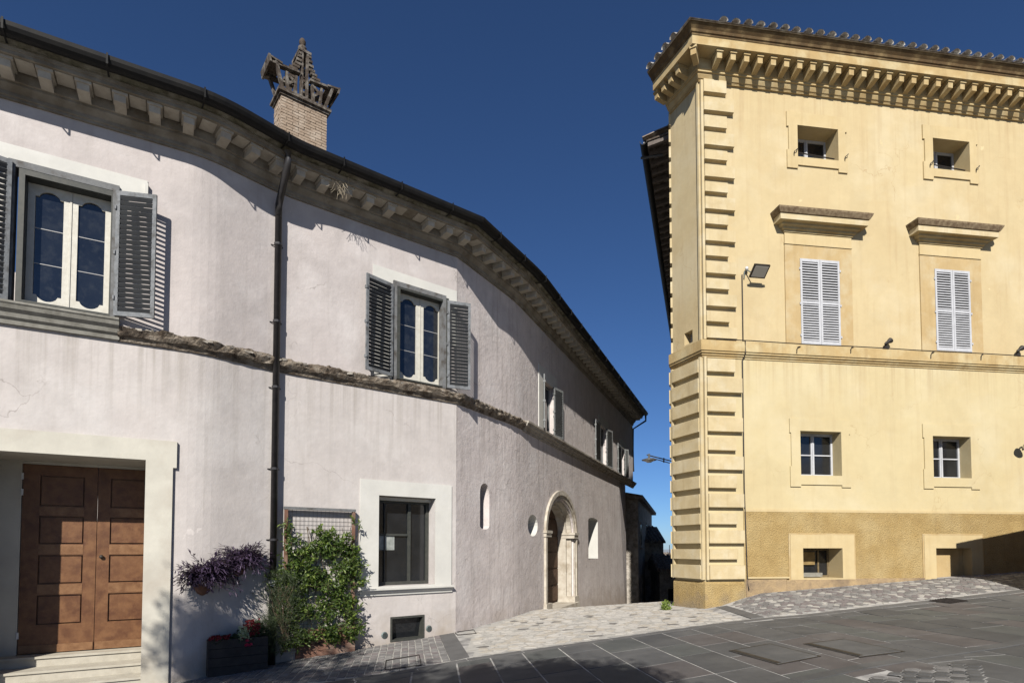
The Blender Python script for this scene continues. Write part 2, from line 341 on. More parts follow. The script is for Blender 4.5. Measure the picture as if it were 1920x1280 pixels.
# ------------------------------------------------------------------ ground
def gridmesh(xs, ys, f):
    mb = MB(); mb.v = [(x, y, f(x, y)) for y in ys for x in xs]; n = len(xs)
    mb.f = [(j*n+i, j*n+i+1, (j+1)*n+i+1, (j+1)*n+i) for j in range(len(ys)-1) for i in range(n-1)]; return mb
xs = sorted(set(list(np.arange(-40, -14, 4.))+list(np.arange(-14, 20, .5))+list(np.arange(20, 61, 5.))))
ys = sorted(set(list(np.arange(-40, -2, 4.))+list(np.arange(-2, 18, .4))+list(np.arange(18, 61, 1.5))))
build('ground', gridmesh(xs, ys, G), JOINTR, kind='structure')
tx = [-9000, -3000, -1000, -300, -100, -40, 60, 120, 300, 1000, 3000, 9000]; ty = [60, 80, 120, 250, 600, 1500, 4000, 14000]
def Tz(x, y):
    if y <= 60: return G(x, y)
    return -5 - 62*ss((y-60)/400) - 0
build('terrain', gridmesh(tx, ty, Tz), HAZELAND, kind='structure')
def stone(poly, h=.014, inset=.86, top=None, dome=.003):
    """one bedded stone: outline in plan, raised above the bed, soft edge"""
    cx = sum(p[0] for p in poly)/len(poly); cy = sum(p[1] for p in poly)/len(poly); n = len(poly); vs = []
    for q, hh in ((1, -.01), (1, h*.7), (inset, h)):
        for x, y in poly: X, Y = cx+(x-cx)*q, cy+(y-cy)*q; vs.append((X-cx, Y-cy, G(X, Y)+hh-G(cx, cy)+U(-.001, .001)))
    vs.append((0, 0, h+dome)); fs = []
    for r in range(2):
        for i in range(n): fs.append((r*n+i, r*n+(i+1) % n, (r+1)*n+(i+1) % n, (r+1)*n+i))
    for i in range(n): fs.append((2*n+i, 2*n+(i+1) % n, 3*n))
    return vs, fs, (cx, cy, G(cx, cy))
def clip(poly, a, b, keep_left=True):
    out = []
    def sd(p): v = (b[0]-a[0])*(p[1]-a[1])-(b[1]-a[1])*(p[0]-a[0]); return v if keep_left else -v
    for i in range(len(poly)):
        p, q = poly[i], poly[(i+1) % len(poly)]; sp, sq = sd(p), sd(q)
        if sp >= 0: out.append(p)
        if sp*sq < 0: t = sp/(sp-sq); out.append((p[0]+(q[0]-p[0])*t, p[1]+(q[1]-p[1])*t))
    return out
def area(poly): return abs(sum(poly[i][0]*poly[(i+1) % len(poly)][1]-poly[(i+1) % len(poly)][0]*poly[i][1] for i in range(len(poly))))/2
def inside(p, poly):
    c = False; n = len(poly)
    for i in range(n):
        a, b = poly[i], poly[(i+1) % n]
        if (a[1] > p[1]) != (b[1] > p[1]) and p[0] < (b[0]-a[0])*(p[1]-a[1])/(b[1]-a[1])+a[0]: c = not c
    return c
def shrink(poly, g):
    cx = sum(p[0] for p in poly)/len(poly); cy = sum(p[1] for p in poly)/len(poly); out = []
    for x, y in poly: L = math.hypot(x-cx, y-cy); k = max(.3, 1-g/max(L, 1e-4)); out.append((cx+(x-cx)*k, cy+(y-cy)*k))
    return out
def lay(parent, polys, name, mats, h, maxn=298, weights=None, inset=.86):
    polys = [p for p in polys if len(p) >= 3 and area(p) > .001]
    def size(p):
        cx = sum(q[0] for q in p)/len(p); cy = sum(q[1] for q in p)/len(p); return area(p)/max(1, cy)**3 if cy > 2 and abs(cx/cy) < .92 else 0
    polys.sort(key=size, reverse=True); rest = {}
    for i, p in enumerate(polys):
        m = random.choices(mats, weights)[0]; vs, fs, c = stone(p, h*U(.75, 1.25), inset)
        if i < maxn:
            mb = MB().add(vs, fs); build(name, mb, m, parent, Matrix.Translation(c))
        else:
            rest.setdefault(m.name, (m, MB()))[1].add([(a+c[0], b+c[1], z+c[2]) for a, b, z in vs], fs)
    if rest:
        big = MB(); mlist = []; idx = []
        for m, b in rest.values():
            big.add(b.v, b.f); idx += [len(mlist)]*len(b.f); mlist.append(m)
        me = bpy.data.meshes.new(name); me.from_pydata(big.v, [], big.f)
        for m in mlist: me.materials.append(m)
        me.polygons.foreach_set('material_index', idx); me.update()
        o = link(name+'_field', me, parent); o['kind'] = 'stuff'
def bed(name, poly, m, lift):
    mb = MB(); xs_ = [p[0] for p in poly]; ys_ = [p[1] for p in poly]; st = .16
    nx_, ny_ = int((max(xs_)-min(xs_))/st)+1, int((max(ys_)-min(ys_))/st)+1
    for i in range(nx_):
        for j in range(ny_):
            x, y = min(xs_)+i*st, min(ys_)+j*st
            if inside((x+st/2, y+st/2), poly): mb.add([(a, b, G(a, b)+lift) for a, b in ((x, y), (x+st, y), (x+st, y+st), (x, y+st))], [(0, 1, 2, 3)])
    return build(name, mb, m, kind='structure')
# border line between the slab road and the cobbles (plan)
bl = [gpix(*p) for p in ((600, 1279), (724, 1262), (880, 1233), (1100, 1202), (1279, 1177), (1400, 1160), (1500, 1152), (1617, 1138), (1920, 1104))]
bl = [(-8.0, bl[0][1]-(bl[0][0]+8)*.62)]+bl+[(bl[-1][0]+5, bl[-1][1]+1.3)]
def border_y(x):
    for i in range(len(bl)-1):
        if bl[i][0] <= x <= bl[i+1][0]: return bl[i][1]+(bl[i+1][1]-bl[i][1])*(x-bl[i][0])/(bl[i+1][0]-bl[i][0])
    return bl[0][1] if x < bl[0][0] else bl[-1][1]
road = link('road', None); road['kind'] = 'structure'
border = link('border_kerb', None); border['kind'] = 'structure'
polys = []; x = -6.5
while x < 16:
    L = U(.7, 1.1); a, b = x, x+L-.02
    ya, yb = border_y(a), border_y(b)
    polys.append([(a, ya-.03), (b, yb-.03), (b+.06, yb-.225), (a+.06, ya-.225)]); x += L
lay(border, polys, 'kerb_stone', [BORD], .008, inset=.985)
cov = [[gpix(*p) for p in q] for q in (((1370, 1221), (1443, 1208), (1535, 1231), (1458, 1246)), ((1510, 1208), (1583, 1199), (1692, 1222), (1612, 1232)), ((1741, 1127), (1775, 1122), (1816, 1127), (1782, 1132)))]
patch = [gpix(*p) for p in ((1480, 1310), (1640, 1266), (1700, 1251), (1850, 1238), (1872, 1262), (1850, 1310))]
band2 = [gpix(*p) for p in ((1300, 1316), (1480, 1274), (1604, 1248), (1720, 1229), (1856, 1210), (1935, 1196))]
# slab rows run towards the viewer
polys = []; dirv = Vector((.13, -.99)); x = -7.0
while x < 16:
    wd = random.choice((.52, .62, .74, .62)); y0 = border_y(x+wd/2)-.26; t = 0; off = -U(0, .9)
    while t < 12:
        ln = U(.8, 1.55); s0 = max(0, t+off); s1 = t+off+ln-.026
        if s1 > .1:
            def P(w_, s_): xx = x+w_+dirv.x*s_; return (xx, border_y(x+w_)-.26+dirv.y*s_-.0)
            q = [P(0, s0), P(0, s1), P(wd-.026, s1), P(wd-.026, s0)]
            cx = sum(p[0] for p in q)/4; cy = sum(p[1] for p in q)/4
            if cy > 3.4 and not inside((cx, cy), patch) and abs(cx) < cy*.95+1.2:
                ok = [q]
                for cc in cov:      # leave room for the covers
                    if any(inside(p, cc) for p in q+[(cx, cy)]) or any(inside(p, q) for p in cc): ok.append(1)
                if any(inside(p, patch) for p in q): ok.append(2)
                polys.append(q)
        t += ln
    x += wd
lay(road, polys, 'paving_slab', SLAB, .0065, weights=[4, 3, 2, 2], inset=.985)
# manhole covers set in the slabs, edges standing a few millimetres proud
for i, (c, lab) in enumerate(zip(cov[:2], ('square paving-filled cover with dark slot, the nearer one below the first basement window', 'long paving-filled cover with dark slot on the right, below the second basement window'))):
    cc = (sum(p[0] for p in c)/4, sum(p[1] for p in c)/4); root = thing('manhole_cover', lab, 'manhole cover', (*cc, G(*cc)), 'slab covers in the road')
    mb = MB(); k = .05
    out = [(cc[0]+(x-cc[0])*1.05, cc[1]+(y-cc[1])*1.05) for x, y in c]
    n = 4; mb.add([(x, y, G(x, y)+.0165) for x, y in out]+[(x, y, G(x, y)+.0165) for x, y in c], [(j, (j+1) % n, (j+1) % n+n, j+n) for j in range(n)])
    mb.add([(x, y, G(x, y)+.0165) for x, y in out]+[(x, y, G(x, y)-.01) for x, y in out], [(j, (j+1) % n, (j+1) % n+n, j+n) for j in range(n)])
    build('frame', mb, IRON, root)
    sh = [(cc[0]+(x-cc[0])*.975, cc[1]+(y-cc[1])*.975) for x, y in c]; a, b = Vector(sh[0]), Vector(sh[3])
    vs, fs, c0 = stone(sh, .019, .99); build('cover_slab', MB().add(vs, fs), SLAB[0], root, Matrix.Translation(c0))
    e = Vector(sh[1])-Vector(sh[0]); e = e.normalized()*.07
    q = [tuple(a), tuple(b), tuple(b+e), tuple(a+e)]; build('slot', MB().add([(x, y, G(x, y)+.0235) for x, y in q], [(0, 1, 2, 3)]), IRON, root)
c = cov[2]; cc = (sum(p[0] for p in c)/4, sum(p[1] for p in c)/4); root = thing('drain_grate', 'dark cast iron drain grate in the road near the cobbled strip', 'drain', (*cc, G(*cc)))
build('frame', MB().add([(x, y, G(x, y)+.018) for x, y in c]+[(x, y, G(x, y)-.02) for x, y in c], [(0, 1, 2, 3), (0, 1, 5, 4), (1, 2, 6, 5), (2, 3, 7, 6), (3, 0, 4, 7)]), IRON, root)
for k in range(7):
    a = Vector(c[0]).lerp(Vector(c[1]), (k+.5)/7); b = Vector(c[3]).lerp(Vector(c[2]), (k+.5)/7)
    build('bar', MB().tube([(a.x, a.y, G(a.x, a.y)+.022), (b.x, b.y, G(b.x, b.y)+.022)], .012, 5), IRON, root)
def vor(poly, s, jit, gap, weights=None, sx=1.0):
    xs_ = [p[0] for p in poly]; ys_ = [p[1] for p in poly]; pts = {}
    ni, nj = int((max(xs_)-min(xs_))/(s*sx))+3, int((max(ys_)-min(ys_))/s)+3
    for i in range(-1, ni):
        for j in range(-1, nj): pts[i, j] = (min(xs_)+(i+.5*(j % 2)+U(-jit, jit))*s*sx, min(ys_)+(j+U(-jit, jit))*s)
    out = []
    for (i, j), p in pts.items():
        if not inside(p, poly): continue
        c = [(p[0]-s*2, p[1]-s*2), (p[0]+s*2, p[1]-s*2), (p[0]+s*2, p[1]+s*2), (p[0]-s*2, p[1]+s*2)]
        for di in (-2, -1, 0, 1, 2):
            for dj in (-2, -1, 0, 1, 2):
                q = pts.get((i+di, j+dj))
                if q is None or (di == 0 and dj == 0): continue
                mx, my = (p[0]+q[0])/2, (p[1]+q[1])/2; dx, dy = q[0]-p[0], q[1]-p[1]
                c = clip(c, (mx, my), (mx-dy, my+dx))
                if len(c) < 3: break
            if len(c) < 3: break
        if len(c) >= 3:
            c2 = [q for q in c if inside(q, poly)]
            if len(c2) == len(c): out.append(shrink(c, gap*U(.7, 1.4)))
    return out
# ------------------------------------------------------------------ plan of the two palazzi
A = (-11.6, 5.70); B = (-5.045, 9.446); C = (-4.22, 10.43); D = (-1.22, 12.75); E_ = (.07, 15.07); F_ = (6.34, 30.62)
LP = arcpath([A, B, C, D, E_, F_], {1: .3, 2: .35, 4: .55})
WAB, WBC, WCD, WDE, WEF = Wall(A, B), Wall(B, C), Wall(C, D), Wall(D, E_), Wall(E_, F_)
K = (4.63, 14.077); Lc = (4.205, 15.127); S1 = (Lc[0]+.310*20, Lc[1]+.951*20); E2 = (K[0]+.9895*15.5, K[1]+.1445*15.5)
WY, WC, WS = Wall(K, E2), Wall(Lc, K), Wall(S1, Lc)
# cobbled apron between the palazzi, strip along the facade, block paving on the left
by = lambda px, py: gpix(px, py)
aL = [by(883, 1232), by(1100, 1201.5), by(1279, 1176.5), by(1405, 1159.5)]
apron = aL+[by(1342, 1139), (K[0]-.05, K[1]-.12), (Lc[0]-.12, Lc[1]), (Lc[0]+1.0, Lc[1]+3.6), (5.2, 27.5), (F_[0]-.9, F_[1]-3), WDE.at(WDE.L, .04), (D[0]+.25, D[1]-.05)]
def ccw(p): s_ = sum(p[i][0]*p[(i+1) % len(p)][1]-p[(i+1) % len(p)][0]*p[i][1] for i in range(len(p))); return p if s_ > 0 else p[::-1]
ap = link('piazza', None); ap['kind'] = 'structure'
st = vor(apron, .17, .48, .016, sx=1.25)
lay(ap, st, 'cobble', RIVER, .010, weights=[5, 4, 3, .5, 3], inset=.74)
band = ccw([by(822, 1187), by(850, 1185), by(880, 1231.5), by(845, 1239)])
vs, fs, c0 = stone(band, .017, .99, dome=0); sb = build('band_stone', MB().add(vs, fs), BORD, ap, Matrix.Translation(c0))
band3 = ccw([by(1342, 1139), by(1362, 1136), by(1432, 1157), by(1408, 1160)])
vs, fs, c0 = stone(band3, .02, .99, dome=0); build('band_stone', MB().add(vs, fs), BORD, ap, Matrix.Translation(c0))
strip = [by(1432, 1157.5), by(1500, 1151), by(1617, 1137.5), by(1925, 1103.5), (16, 15.1), WY.at(11.5, .06), WY.at(.6, .06), by(1362, 1136)]
sp_ = link('pavement', None); sp_['kind'] = 'structure'
st = vor(strip, .115, .3, .008, sx=1.3); lay(sp_, st, 'cobble', [BLOCK[0], RIVER[2], BLOCK[2], BLOCK[1]], .010, weights=[3, 2, 4, 3], maxn=298, inset=.8)
blk = link('block_paving', None); blk['kind'] = 'structure'
polys = []
b0 = Vector(by(824, 1187)); b1 = Vector(by(846, 1239)); dn = (b1-b0).normalized(); da = Vector((-dn.y, dn.x)); da = da if da.x < 0 else -da
zone = [(-9, 5.5), WAB.at(3.5, .05), WAB.at(WAB.L-.2, .05), WBC.at(.5, .05), WCD.at(.2, .05), tuple(b0), tuple(b1)]+[(p[0], p[1]+.02) for p in reversed([q for q in bl if q[0] < b1.x-.05])]
for r in range(70):
    w0 = .02+r*.132; t = -4.5+U(0, .1)
    while t < 6:
        ln = U(.095, .125); wob = .012*noise.noise(Vector((r*.7, t, 0)))
        q = [b0+da*(w0+wob+a_)+dn*(t+b_) for a_, b_ in ((0, 0), (.116, 0), (.116, ln-.014), (0, ln-.014))]
        cn = (q[0]+q[2])/2
        if all(inside(tuple(p), zone) for p in q): polys.append([(p.x+U(-.006, .006), p.y+U(-.006, .006)) for p in q])
        t += ln
lay(blk, polys, 'paving_block', BLOCK, .011, inset=.86)
polys = [q for q in vor(patch, .125, .12, .010, sx=1.45) if rnd() > .06]
for i in range(len(polys)): pass
pt = link('cobble_patch', None); pt['kind'] = 'structure'
mb = MB()
for q in polys:
    cx = sum(p[0] for p in q)/len(q); cy = sum(p[1] for p in q)/len(q); lf = .0128+U(0, .0022)
    if len(q) > 2: mb.add([(cx+(x-cx)*1.28+U(-.012, .012), cy+(y-cy)*1.28+U(-.012, .012), G(x, y)+lf) for x, y in q], [tuple(range(len(q)))])
build('mortar', mb, mat('patch mortar', (.42, .41, .39), (.20, .195, .19), 5, .95, .5, 30), pt, kind='stuff')
polys = [[(x, y) for x, y in p] for p in polys]
_G = G
G = lambda x, y: _G(x, y)+.012
lay(pt, polys, 'cobble', [SLAB[0], SLAB[2], BLOCK[0]], .012, inset=.8)
lay(pt, [[band2[i], band2[i+1], (band2[i+1][0]+.02, band2[i+1][1]-.2), (band2[i][0]+.02, band2[i][1]-.2)] for i in range(len(band2)-1)], 'kerb_stone', [SLAB[2], SLAB[0]], .006, inset=.985)
G = _G
# a mortar bed under cobbles and blocks
bed('mortar_bed', apron, JOINT, .0035)
bed('mortar_bed', zone, JOINT, .0035)
# small iron frame of an access cover in the cobbles
for (pts, lab) in ((((853, 1186), (858, 1191), (893, 1188), (888, 1181)), 'thin iron inspection frame flush in the pale cobbles beside the grey band'), (((722, 1257), (724, 1239), (786, 1229), (790, 1248)), 'iron edged access cover filled with paving blocks')):
    g = [by(*p) for p in pts]; cc = (sum(p[0] for p in g)/4, sum(p[1] for p in g)/4)
    r_ = thing('access_cover', lab, 'access cover', (*cc, G(*cc)))
    build('frame', MB().tube([(x, y, G(x, y)+.018) for x, y in g+g[:1]], .009, 4), IRON, r_)

# ================================================================== LEFT BUILDING
ZE = 8.78           # gutter top
LB = thing('pink_palazzo', 'long curved pale pink plastered house with grey shutters and bracketed cornice on the left', 'house', (D[0], D[1], G(*D)))
ZS = 5.05
def P2(W, x, y, p=0): return W.uv(x, y, p)
def loop(u0, u1, z0, z1): return [(u0, z0), (u1, z0), (u1, z1), (u0, z1)]
def arcloop(u0, u1, z0, zs, n=14, rise=None):
    r = (u1-u0)/2; rz = rise or r; c = (u0+u1)/2
    return [(u0, z0), (u1, z0)]+[(c+r*math.cos(math.pi*k/n), zs+rz*math.sin(math.pi*k/n)) for k in range(n+1)]
def oval(u0, u1, z0, z1, n=20):
    return [((u0+u1)/2+(u1-u0)/2*math.cos(2*math.pi*k/n), (z0+z1)/2+(z1-z0)/2*math.sin(2*math.pi*k/n)) for k in range(n)]
# --- openings
DP = -1.1
du1 = WAB.uv(270, 1000)[0]; dz1 = WAB.uv(135, 854)[1]
du0 = WAB.uv(128, 1100, DP)[0]-1.1*math.tan(math.radians(39.8)); DZ0 = WAB.uv(155, 1218, DP)[1]
dl0_ = WAB.uv(40, 1050, DP)[0]; dm_ = WAB.uv(181, 1050, DP)[0]; du1b = 2*dm_-dl0_+.03
door_hole = loop(du0, du1, -1.5, dz1)
w1 = WAB.rect(22, 316, 222, 566); w1 = (w1[0], WAB.uv(217, 480)[0], WAB.uv(60, 574)[1], WAB.uv(120, 333)[1])
w2 = (WCD.uv(738, 620)[0], WCD.uv(832, 640)[0], WCD.uv(742, 712)[1], WCD.uv(780, 545)[1])
lw = (WCD.uv(709, 1000)[0], WCD.uv(815.5, 1000)[0], WCD.uv(709, 1099)[1], WCD.uv(760, 931)[1])
bw = (WCD.uv(731.5, 1180)[0], WCD.uv(795.5, 1170)[0], WCD.uv(731.5, 1203)[1], WCD.uv(760, 1154)[1])
cutB, cutC, cutE = .3, .35, .55
def segwall(W, u0, u1, z0, z1, holes, m, name='wall', lab=None, mb=None):
    mb = MB().sheet([(u0, z0), (u1, z0), (u1, z1), (u0, z1)], holes)
    return build(name, mb, m, LB, W.M, label=lab)
ZT = ZE-.05
segwall(WAB, 0, WAB.L-cutB, ZS, ZT, [(loop(*w1), .32)], PINK)
qd = lambda x0, x1, z0, z1: MB_.add([(x0, 0, z0), (x1, 0, z0), (x1, 0, z1), (x0, 0, z1)], [(0, 1, 2, 3)])
MB_ = MB(); qd(0, du0, -1.6, dz1); qd(du1b, WAB.L-cutB, -1.6, dz1); qd(0, WAB.L-cutB, dz1, ZS)
build('wall', MB_, PINKL, LB, WAB.M)
segwall(WCD, cutC, WCD.L, ZS, ZT, [(loop(*w2), .32)], PINK)
segwall(WCD, cutC, WCD.L, -1.6, ZS, [(loop(*lw), .34), (loop(*bw), .25)], PINKL)
slit = arcloop(WDE.uv(900, 960)[0], WDE.uv(917.5, 960)[0], WDE.uv(908, 985)[1], WDE.uv(908, 922)[1], 12)
slit = [(u, z) for u, z in slit[2:]]+[((slit[0][0]+slit[1][0])/2+(slit[1][0]-slit[0][0])/2*math.cos(math.pi+math.pi*k/8), slit[0][1]+.09*math.sin(math.pi+math.pi*k/8)) for k in range(9)]
segwall(WDE, 0, WDE.L-cutE, ZS, ZT, [], PINKG)
segwall(WDE, 0, WDE.L-cutE, -1.6, ZS, [(slit, .45)], PINKG)
def efu(x, y=900): return WEF.uv(x, y)[0]
ov = oval(efu(989.5), efu(1008), WEF.uv(998, 1005)[1], WEF.uv(998, 964)[1])
sw0, sw1 = efu(1103, 1000), efu(1121, 1000); swz0, swz1 = WEF.uv(1112, 1047)[1], WEF.uv(1112, 976)[1]
swl = [(sw0, swz0), (sw1, swz0), (sw1, swz1)]+[((sw0+sw1)/2+(sw1-sw0)/2*math.cos(math.pi*k/8), swz1+.12*math.sin(math.pi*k/8)) for k in range(1, 8)]+[(sw0, swz1)]
a0, a1 = efu(1026, 1000), efu(1075, 1000); azs = WEF.uv(1026, 996)[1]; azt = WEF.uv(1042, 935)[1]; az0 = -1.6
arch = arcloop(a0, a1, az0, azs, 18, azt-azs)
segwall(WEF, cutE, WEF.L, ZS, ZT, [(loop(efu(1021, 780), efu(1038.5, 780), ZS+.12, WEF.uv(1024, 716)[1]), .3),
    (loop(efu(1126, 850), efu(1137, 850), ZS+.12, WEF.uv(1128, 796)[1]), .3), (loop(efu(1165, 870), efu(1172, 870), ZS+.12, WEF.uv(1168, 836)[1]), .3)], PINKG)
eT, eB = efu(1160, 920), efu(1176, 1110)
mb = MB().sheet([(cutE, -3.6), (eB, -3.6), (eT, ZS), (cutE, ZS)], [(ov, .5), (swl, .45), (arch, .55)])
build('wall', mb, PINKG, LB, WEF.M)
mb = MB(); e0 = Vector(WEF.at(eB)); e1 = Vector(WEF.at(eT)); e2 = Vector(F_)+Vector((-.32, .45))
mb.add([(e0.x, e0.y, -3.6), (e2.x, e2.y, -3.6), (e2.x, e2.y, ZS), (e1.x, e1.y, ZS)], [(0, 1, 2, 3)]); build('wall', mb, PINKG, LB, label='shaded battered end of the wall')
for i in range(len(LP)-1):      # soft bends
    a, b = LP[i], LP[i+1]
    if (Vector(a)-Vector(b)).length < .6:
        up, lo_ = (PINK, PINKL) if a[1] < 13 else (PINKG, PINKG)
        W = Wall(a, b)
        segwall(W, 0, W.L, ZS, ZT, [], up, 'wall_bend'); segwall(W, 0, W.L, -1.6, ZS, [], lo_, 'wall_bend')
segwall(WBC, cutB, WBC.L-cutC, ZS, ZT, [], PINK)
segwall(WBC, cutB, WBC.L-cutC, -1.6, ZS, [], PINKL)
# back and end walls
back = [F_, (F_[0]-7, F_[1]+2.8), (-10, 16), (A[0]-4.5, A[1]+7), A]
mb = MB()
for i in range(len(back)-1):
    a, b = back[i], back[i+1]; lo2 = tuple(e2) if i == 0 else a
    mb.add([(lo2[0], lo2[1], -4), (b[0], b[1], -4), (b[0], b[1], ZS), (lo2[0], lo2[1], ZS)], [(0, 1, 2, 3)])
    mb.add([(a[0], a[1], ZS), (b[0], b[1], ZS), (b[0], b[1], ZT), (a[0], a[1], ZT)], [(0, 1, 2, 3)])
build('rear_wall', mb, PINKG, LB)
# --- cornice
LPx = LP[:-1]+[(F_[0], F_[1])]
mb = MB().sweep(LPx, [(-.05, ZE-.60), (.04, ZE-.60), (.04, ZE-.565), (.06, ZE-.555), (.06, ZE-.50), (.10, ZE-.465), (.14, ZE-.43), (.14, ZE-.40), (.17, ZE-.395), (.17, ZE-.255), (-.05, ZE-.255)])
build('cornice_base', mb, CORN, LB)
mb = MB().sweep(LPx, [(-.05, ZE-.252), (.52, ZE-.252), (.52, ZE-.20), (.535, ZE-.195), (.54, ZE-.155), (-.05, ZE-.155)])
build('cornice_corona', mb, CORN, LB)
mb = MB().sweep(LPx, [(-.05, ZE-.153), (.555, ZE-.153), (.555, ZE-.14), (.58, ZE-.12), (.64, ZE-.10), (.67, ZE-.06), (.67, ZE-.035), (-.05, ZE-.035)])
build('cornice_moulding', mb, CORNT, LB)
mm = MB().box(-.10, .10, .165, .47, -.040, -.002); mm.add([(-.075, -.165, -.040), (.075, -.165, -.040), (.075, -.445, -.040), (-.075, -.445, -.040), (-.075, -.165, -.145), (.075, -.165, -.145), (.075, -.43, -.135), (-.075, -.43, -.135)], [(0, 1, 2, 3), (4, 5, 6, 7), (0, 1, 5, 4), (1, 2, 6, 5), (2, 3, 7, 6), (3, 0, 4, 7)])
mme = mm.mesh('bracket', MOD); cof = MB().box(-.105, .105, .20, .47, -.012, -.002).mesh('soffit_panel', MOD)
tot = plen(LP); t = .15; nb = 0
dmg_u = None
Kd, dd = None, None
while t < tot-.2:
    pt_, d_ = walk(LP, t); Mx = frameM(pt_, d_, ZE-.252); pt2, d2 = walk(LP, min(tot, t+.222)); link('soffit_panel', cof, LB, frameM(pt2, d2, ZE-.252))
    skip = abs(t-(WAB.L+WBC.L+2.55)) < .22       # one bracket has fallen
    if not skip: link('bracket', mme, LB, Mx)
    t += .445; nb += 1
# gutter (half round) with brackets
gp = [(.58+.12*math.cos(a)*1+.115, ZE-.005+.14*math.sin(a)) for a in [math.pi+math.pi*k/8 for k in range(9)]]
gpi = [(.58+.107*math.cos(a)+.115, ZE-.005+.127*math.sin(a)) for a in [2*math.pi-math.pi*k/8 for k in range(9)]]
mb = MB().sweep(LPx, gp+gpi); build('gutter', mb, DARKM, LB)
bl_ = MB().box(-.012, .012, .53, .83, -.152, -.145).box(-.012, .012, .825, .835, -.15, .01); bme = bl_.mesh('gutter_strap', DARKM)
t = .5
while t < tot: pt_, d_ = walk(LP, t); link('gutter_strap', bme, LB, frameM(pt_, d_, ZE)); t += 1.15
# --- roof
def roof(parent, path, zs, p_out, p_in, rise, m, pitch, rad, tl, courses_single, total, sk=0):
    outer = opath(path, p_out); inner = opath(path, p_in)
    mb = MB()
    for i in range(len(path)-1):
        mb.add([outer[i]+(zs-.03,), outer[i+1]+(zs-.03,), inner[i+1]+(zs-.03+rise,), inner[i]+(zs-.03+rise,)], [(0, 1, 2, 3)])
        mb.add([outer[i]+(zs-.07,), outer[i+1]+(zs-.07,), inner[i+1]+(zs-.1+rise,), inner[i]+(zs-.1+rise,)], [(0, 1, 2, 3)])
    build('roof', mb, m, parent)
    sl = math.atan2(rise, p_out-p_in)
    tm = MB(); n = 6
    for r_, L0, L1, r2 in ((rad, 0, tl, rad*.8),):
        vs = []
        for (yy, q) in ((L0, rad), (L1, r2)):
            for k in range(n+1): a = math.pi*k/n; vs.append((q*math.cos(a), yy, q*math.sin(a)*.8))
            for k in range(n+1): a = math.pi*k/n; vs.append(((q-.018)*math.cos(a), yy, (q-.018)*math.sin(a)*.8))
        m1 = n+1; fs = []
        for k in range(n): fs += [(k, k+1, 2*m1+k+1, 2*m1+k), (m1+k, m1+k+1, 3*m1+k+1, 3*m1+k), (k, k+1, m1+k+1, m1+k)]
        tm.add(vs, fs)
    me = tm.mesh('roof_tile', m, True); rest = MB(); T = plen(path); t = pitch/2; cnt = 0
    while t < T:
        pt_, d_ = walk(path, t); n_ = Vector((d_.y, -d_.x))
        for c in range(total):
            q = pt_+n_*(p_out+.03-c*tl*.85*math.cos(sl)); z = zs-.01+c*tl*.85*math.sin(sl)
            M = frameM(q, d_, z+U(-.006, .006)) @ Matrix.Rotation(sl, 4, 'X') @ Matrix.Rotation(U(-.03, .03), 4, 'Z') @ Matrix.Translation((0, U(-.02, .02), 0))
            if c < courses_single and cnt < 300: link('roof_tile', me, parent, M); cnt += 1
            else: rest.add([M @ Vector(v) for v in tm.v], tm.f)
        t += pitch
    build('roof_tile_field', rest, m, parent, kind='stuff')
roof(LB, LP, ZE-.0, .60, -5, 1.75, TILE, .215, .085, .42, 1, 6)
# --- string course: rough sandstone as far as the soft bend, sound moulding beyond
i0 = WAB.uv(222, 612)[0]
pth = densify([WAB.at(i0)]+[p for p in LP if p[0] > WAB.at(i0)[0] and p[1] < 16.2 and p[0] < .5], .05)
prof = [(-.05, ZS-.14), (.03, ZS-.14), (.045, ZS-.10), (.07, ZS-.07), (.10, ZS-.055), (.115, ZS-.02), (.12, ZS+.02), (.13, ZS+.06), (.06, ZS+.10), (-.05, ZS+.12)]
def jit(i, j, q):
    if j in (0, 9): return q
    v = Vector(q); n1 = noise.noise(Vector((v.x*9, v.y*9, j*3.1))); n2 = noise.noise(Vector((v.x*2.2, v.y*2.2, j*.8+7))); n3 = noise.noise(Vector((v.x*25, v.y*25, j*5)))
    k = .028 if j >= 4 else .010
    s_ = k*(n1*1.2+n2*1.6+n3*.6); return (q[0]+.6*s_, q[1]-.8*s_, q[2]+(k*1.0)*(n2*1.2+n3*.9+n1*.8))
build('string_course', MB().sweep(pth, prof, jit=jit), CRUMB, LB, label='crumbling dark sandstone string course')
p2 = [p for p in LP if p[1] > 15.0 and p[0] > -.1]; p2 = [pth[-1]]+[p for p in p2 if p[1] > pth[-1][1]+.05]
prof = [(-.05, ZS-.17), (.03, ZS-.17), (.04, ZS-.11), (.07, ZS-.10), (.09, ZS-.05), (.14, ZS-.02), (.15, ZS+.03), (.19, ZS+.05), (.19, ZS+.10), (-.05, ZS+.12)]
build('string_course', MB().sweep(p2, prof), STRING, LB, label='sound pale moulded string course')
# ragged plaster edge and loose fragments above it
fr = MB()
for k in range(150):
    t = U(0, plen(pth)); q, d_ = walk(pth, t); n_ = Vector((d_.y, -d_.x)); p_ = U(.03, .12); c = (q.x+n_.x*p_, q.y+n_.y*p_, ZS+.11-p_*.5+U(-.01, .012)); s_ = U(.012, .04)
    fr.obox(c, (s_*U(.6, 1.6)*d_.x, s_*d_.y, U(-.01, .01)), (n_.x*s_*.6, n_.y*s_*.6, U(-.01, .01)), (0, U(-.01, .01), s_*.5))
build('mortar_fragments', fr, STRING, LB, kind='stuff')
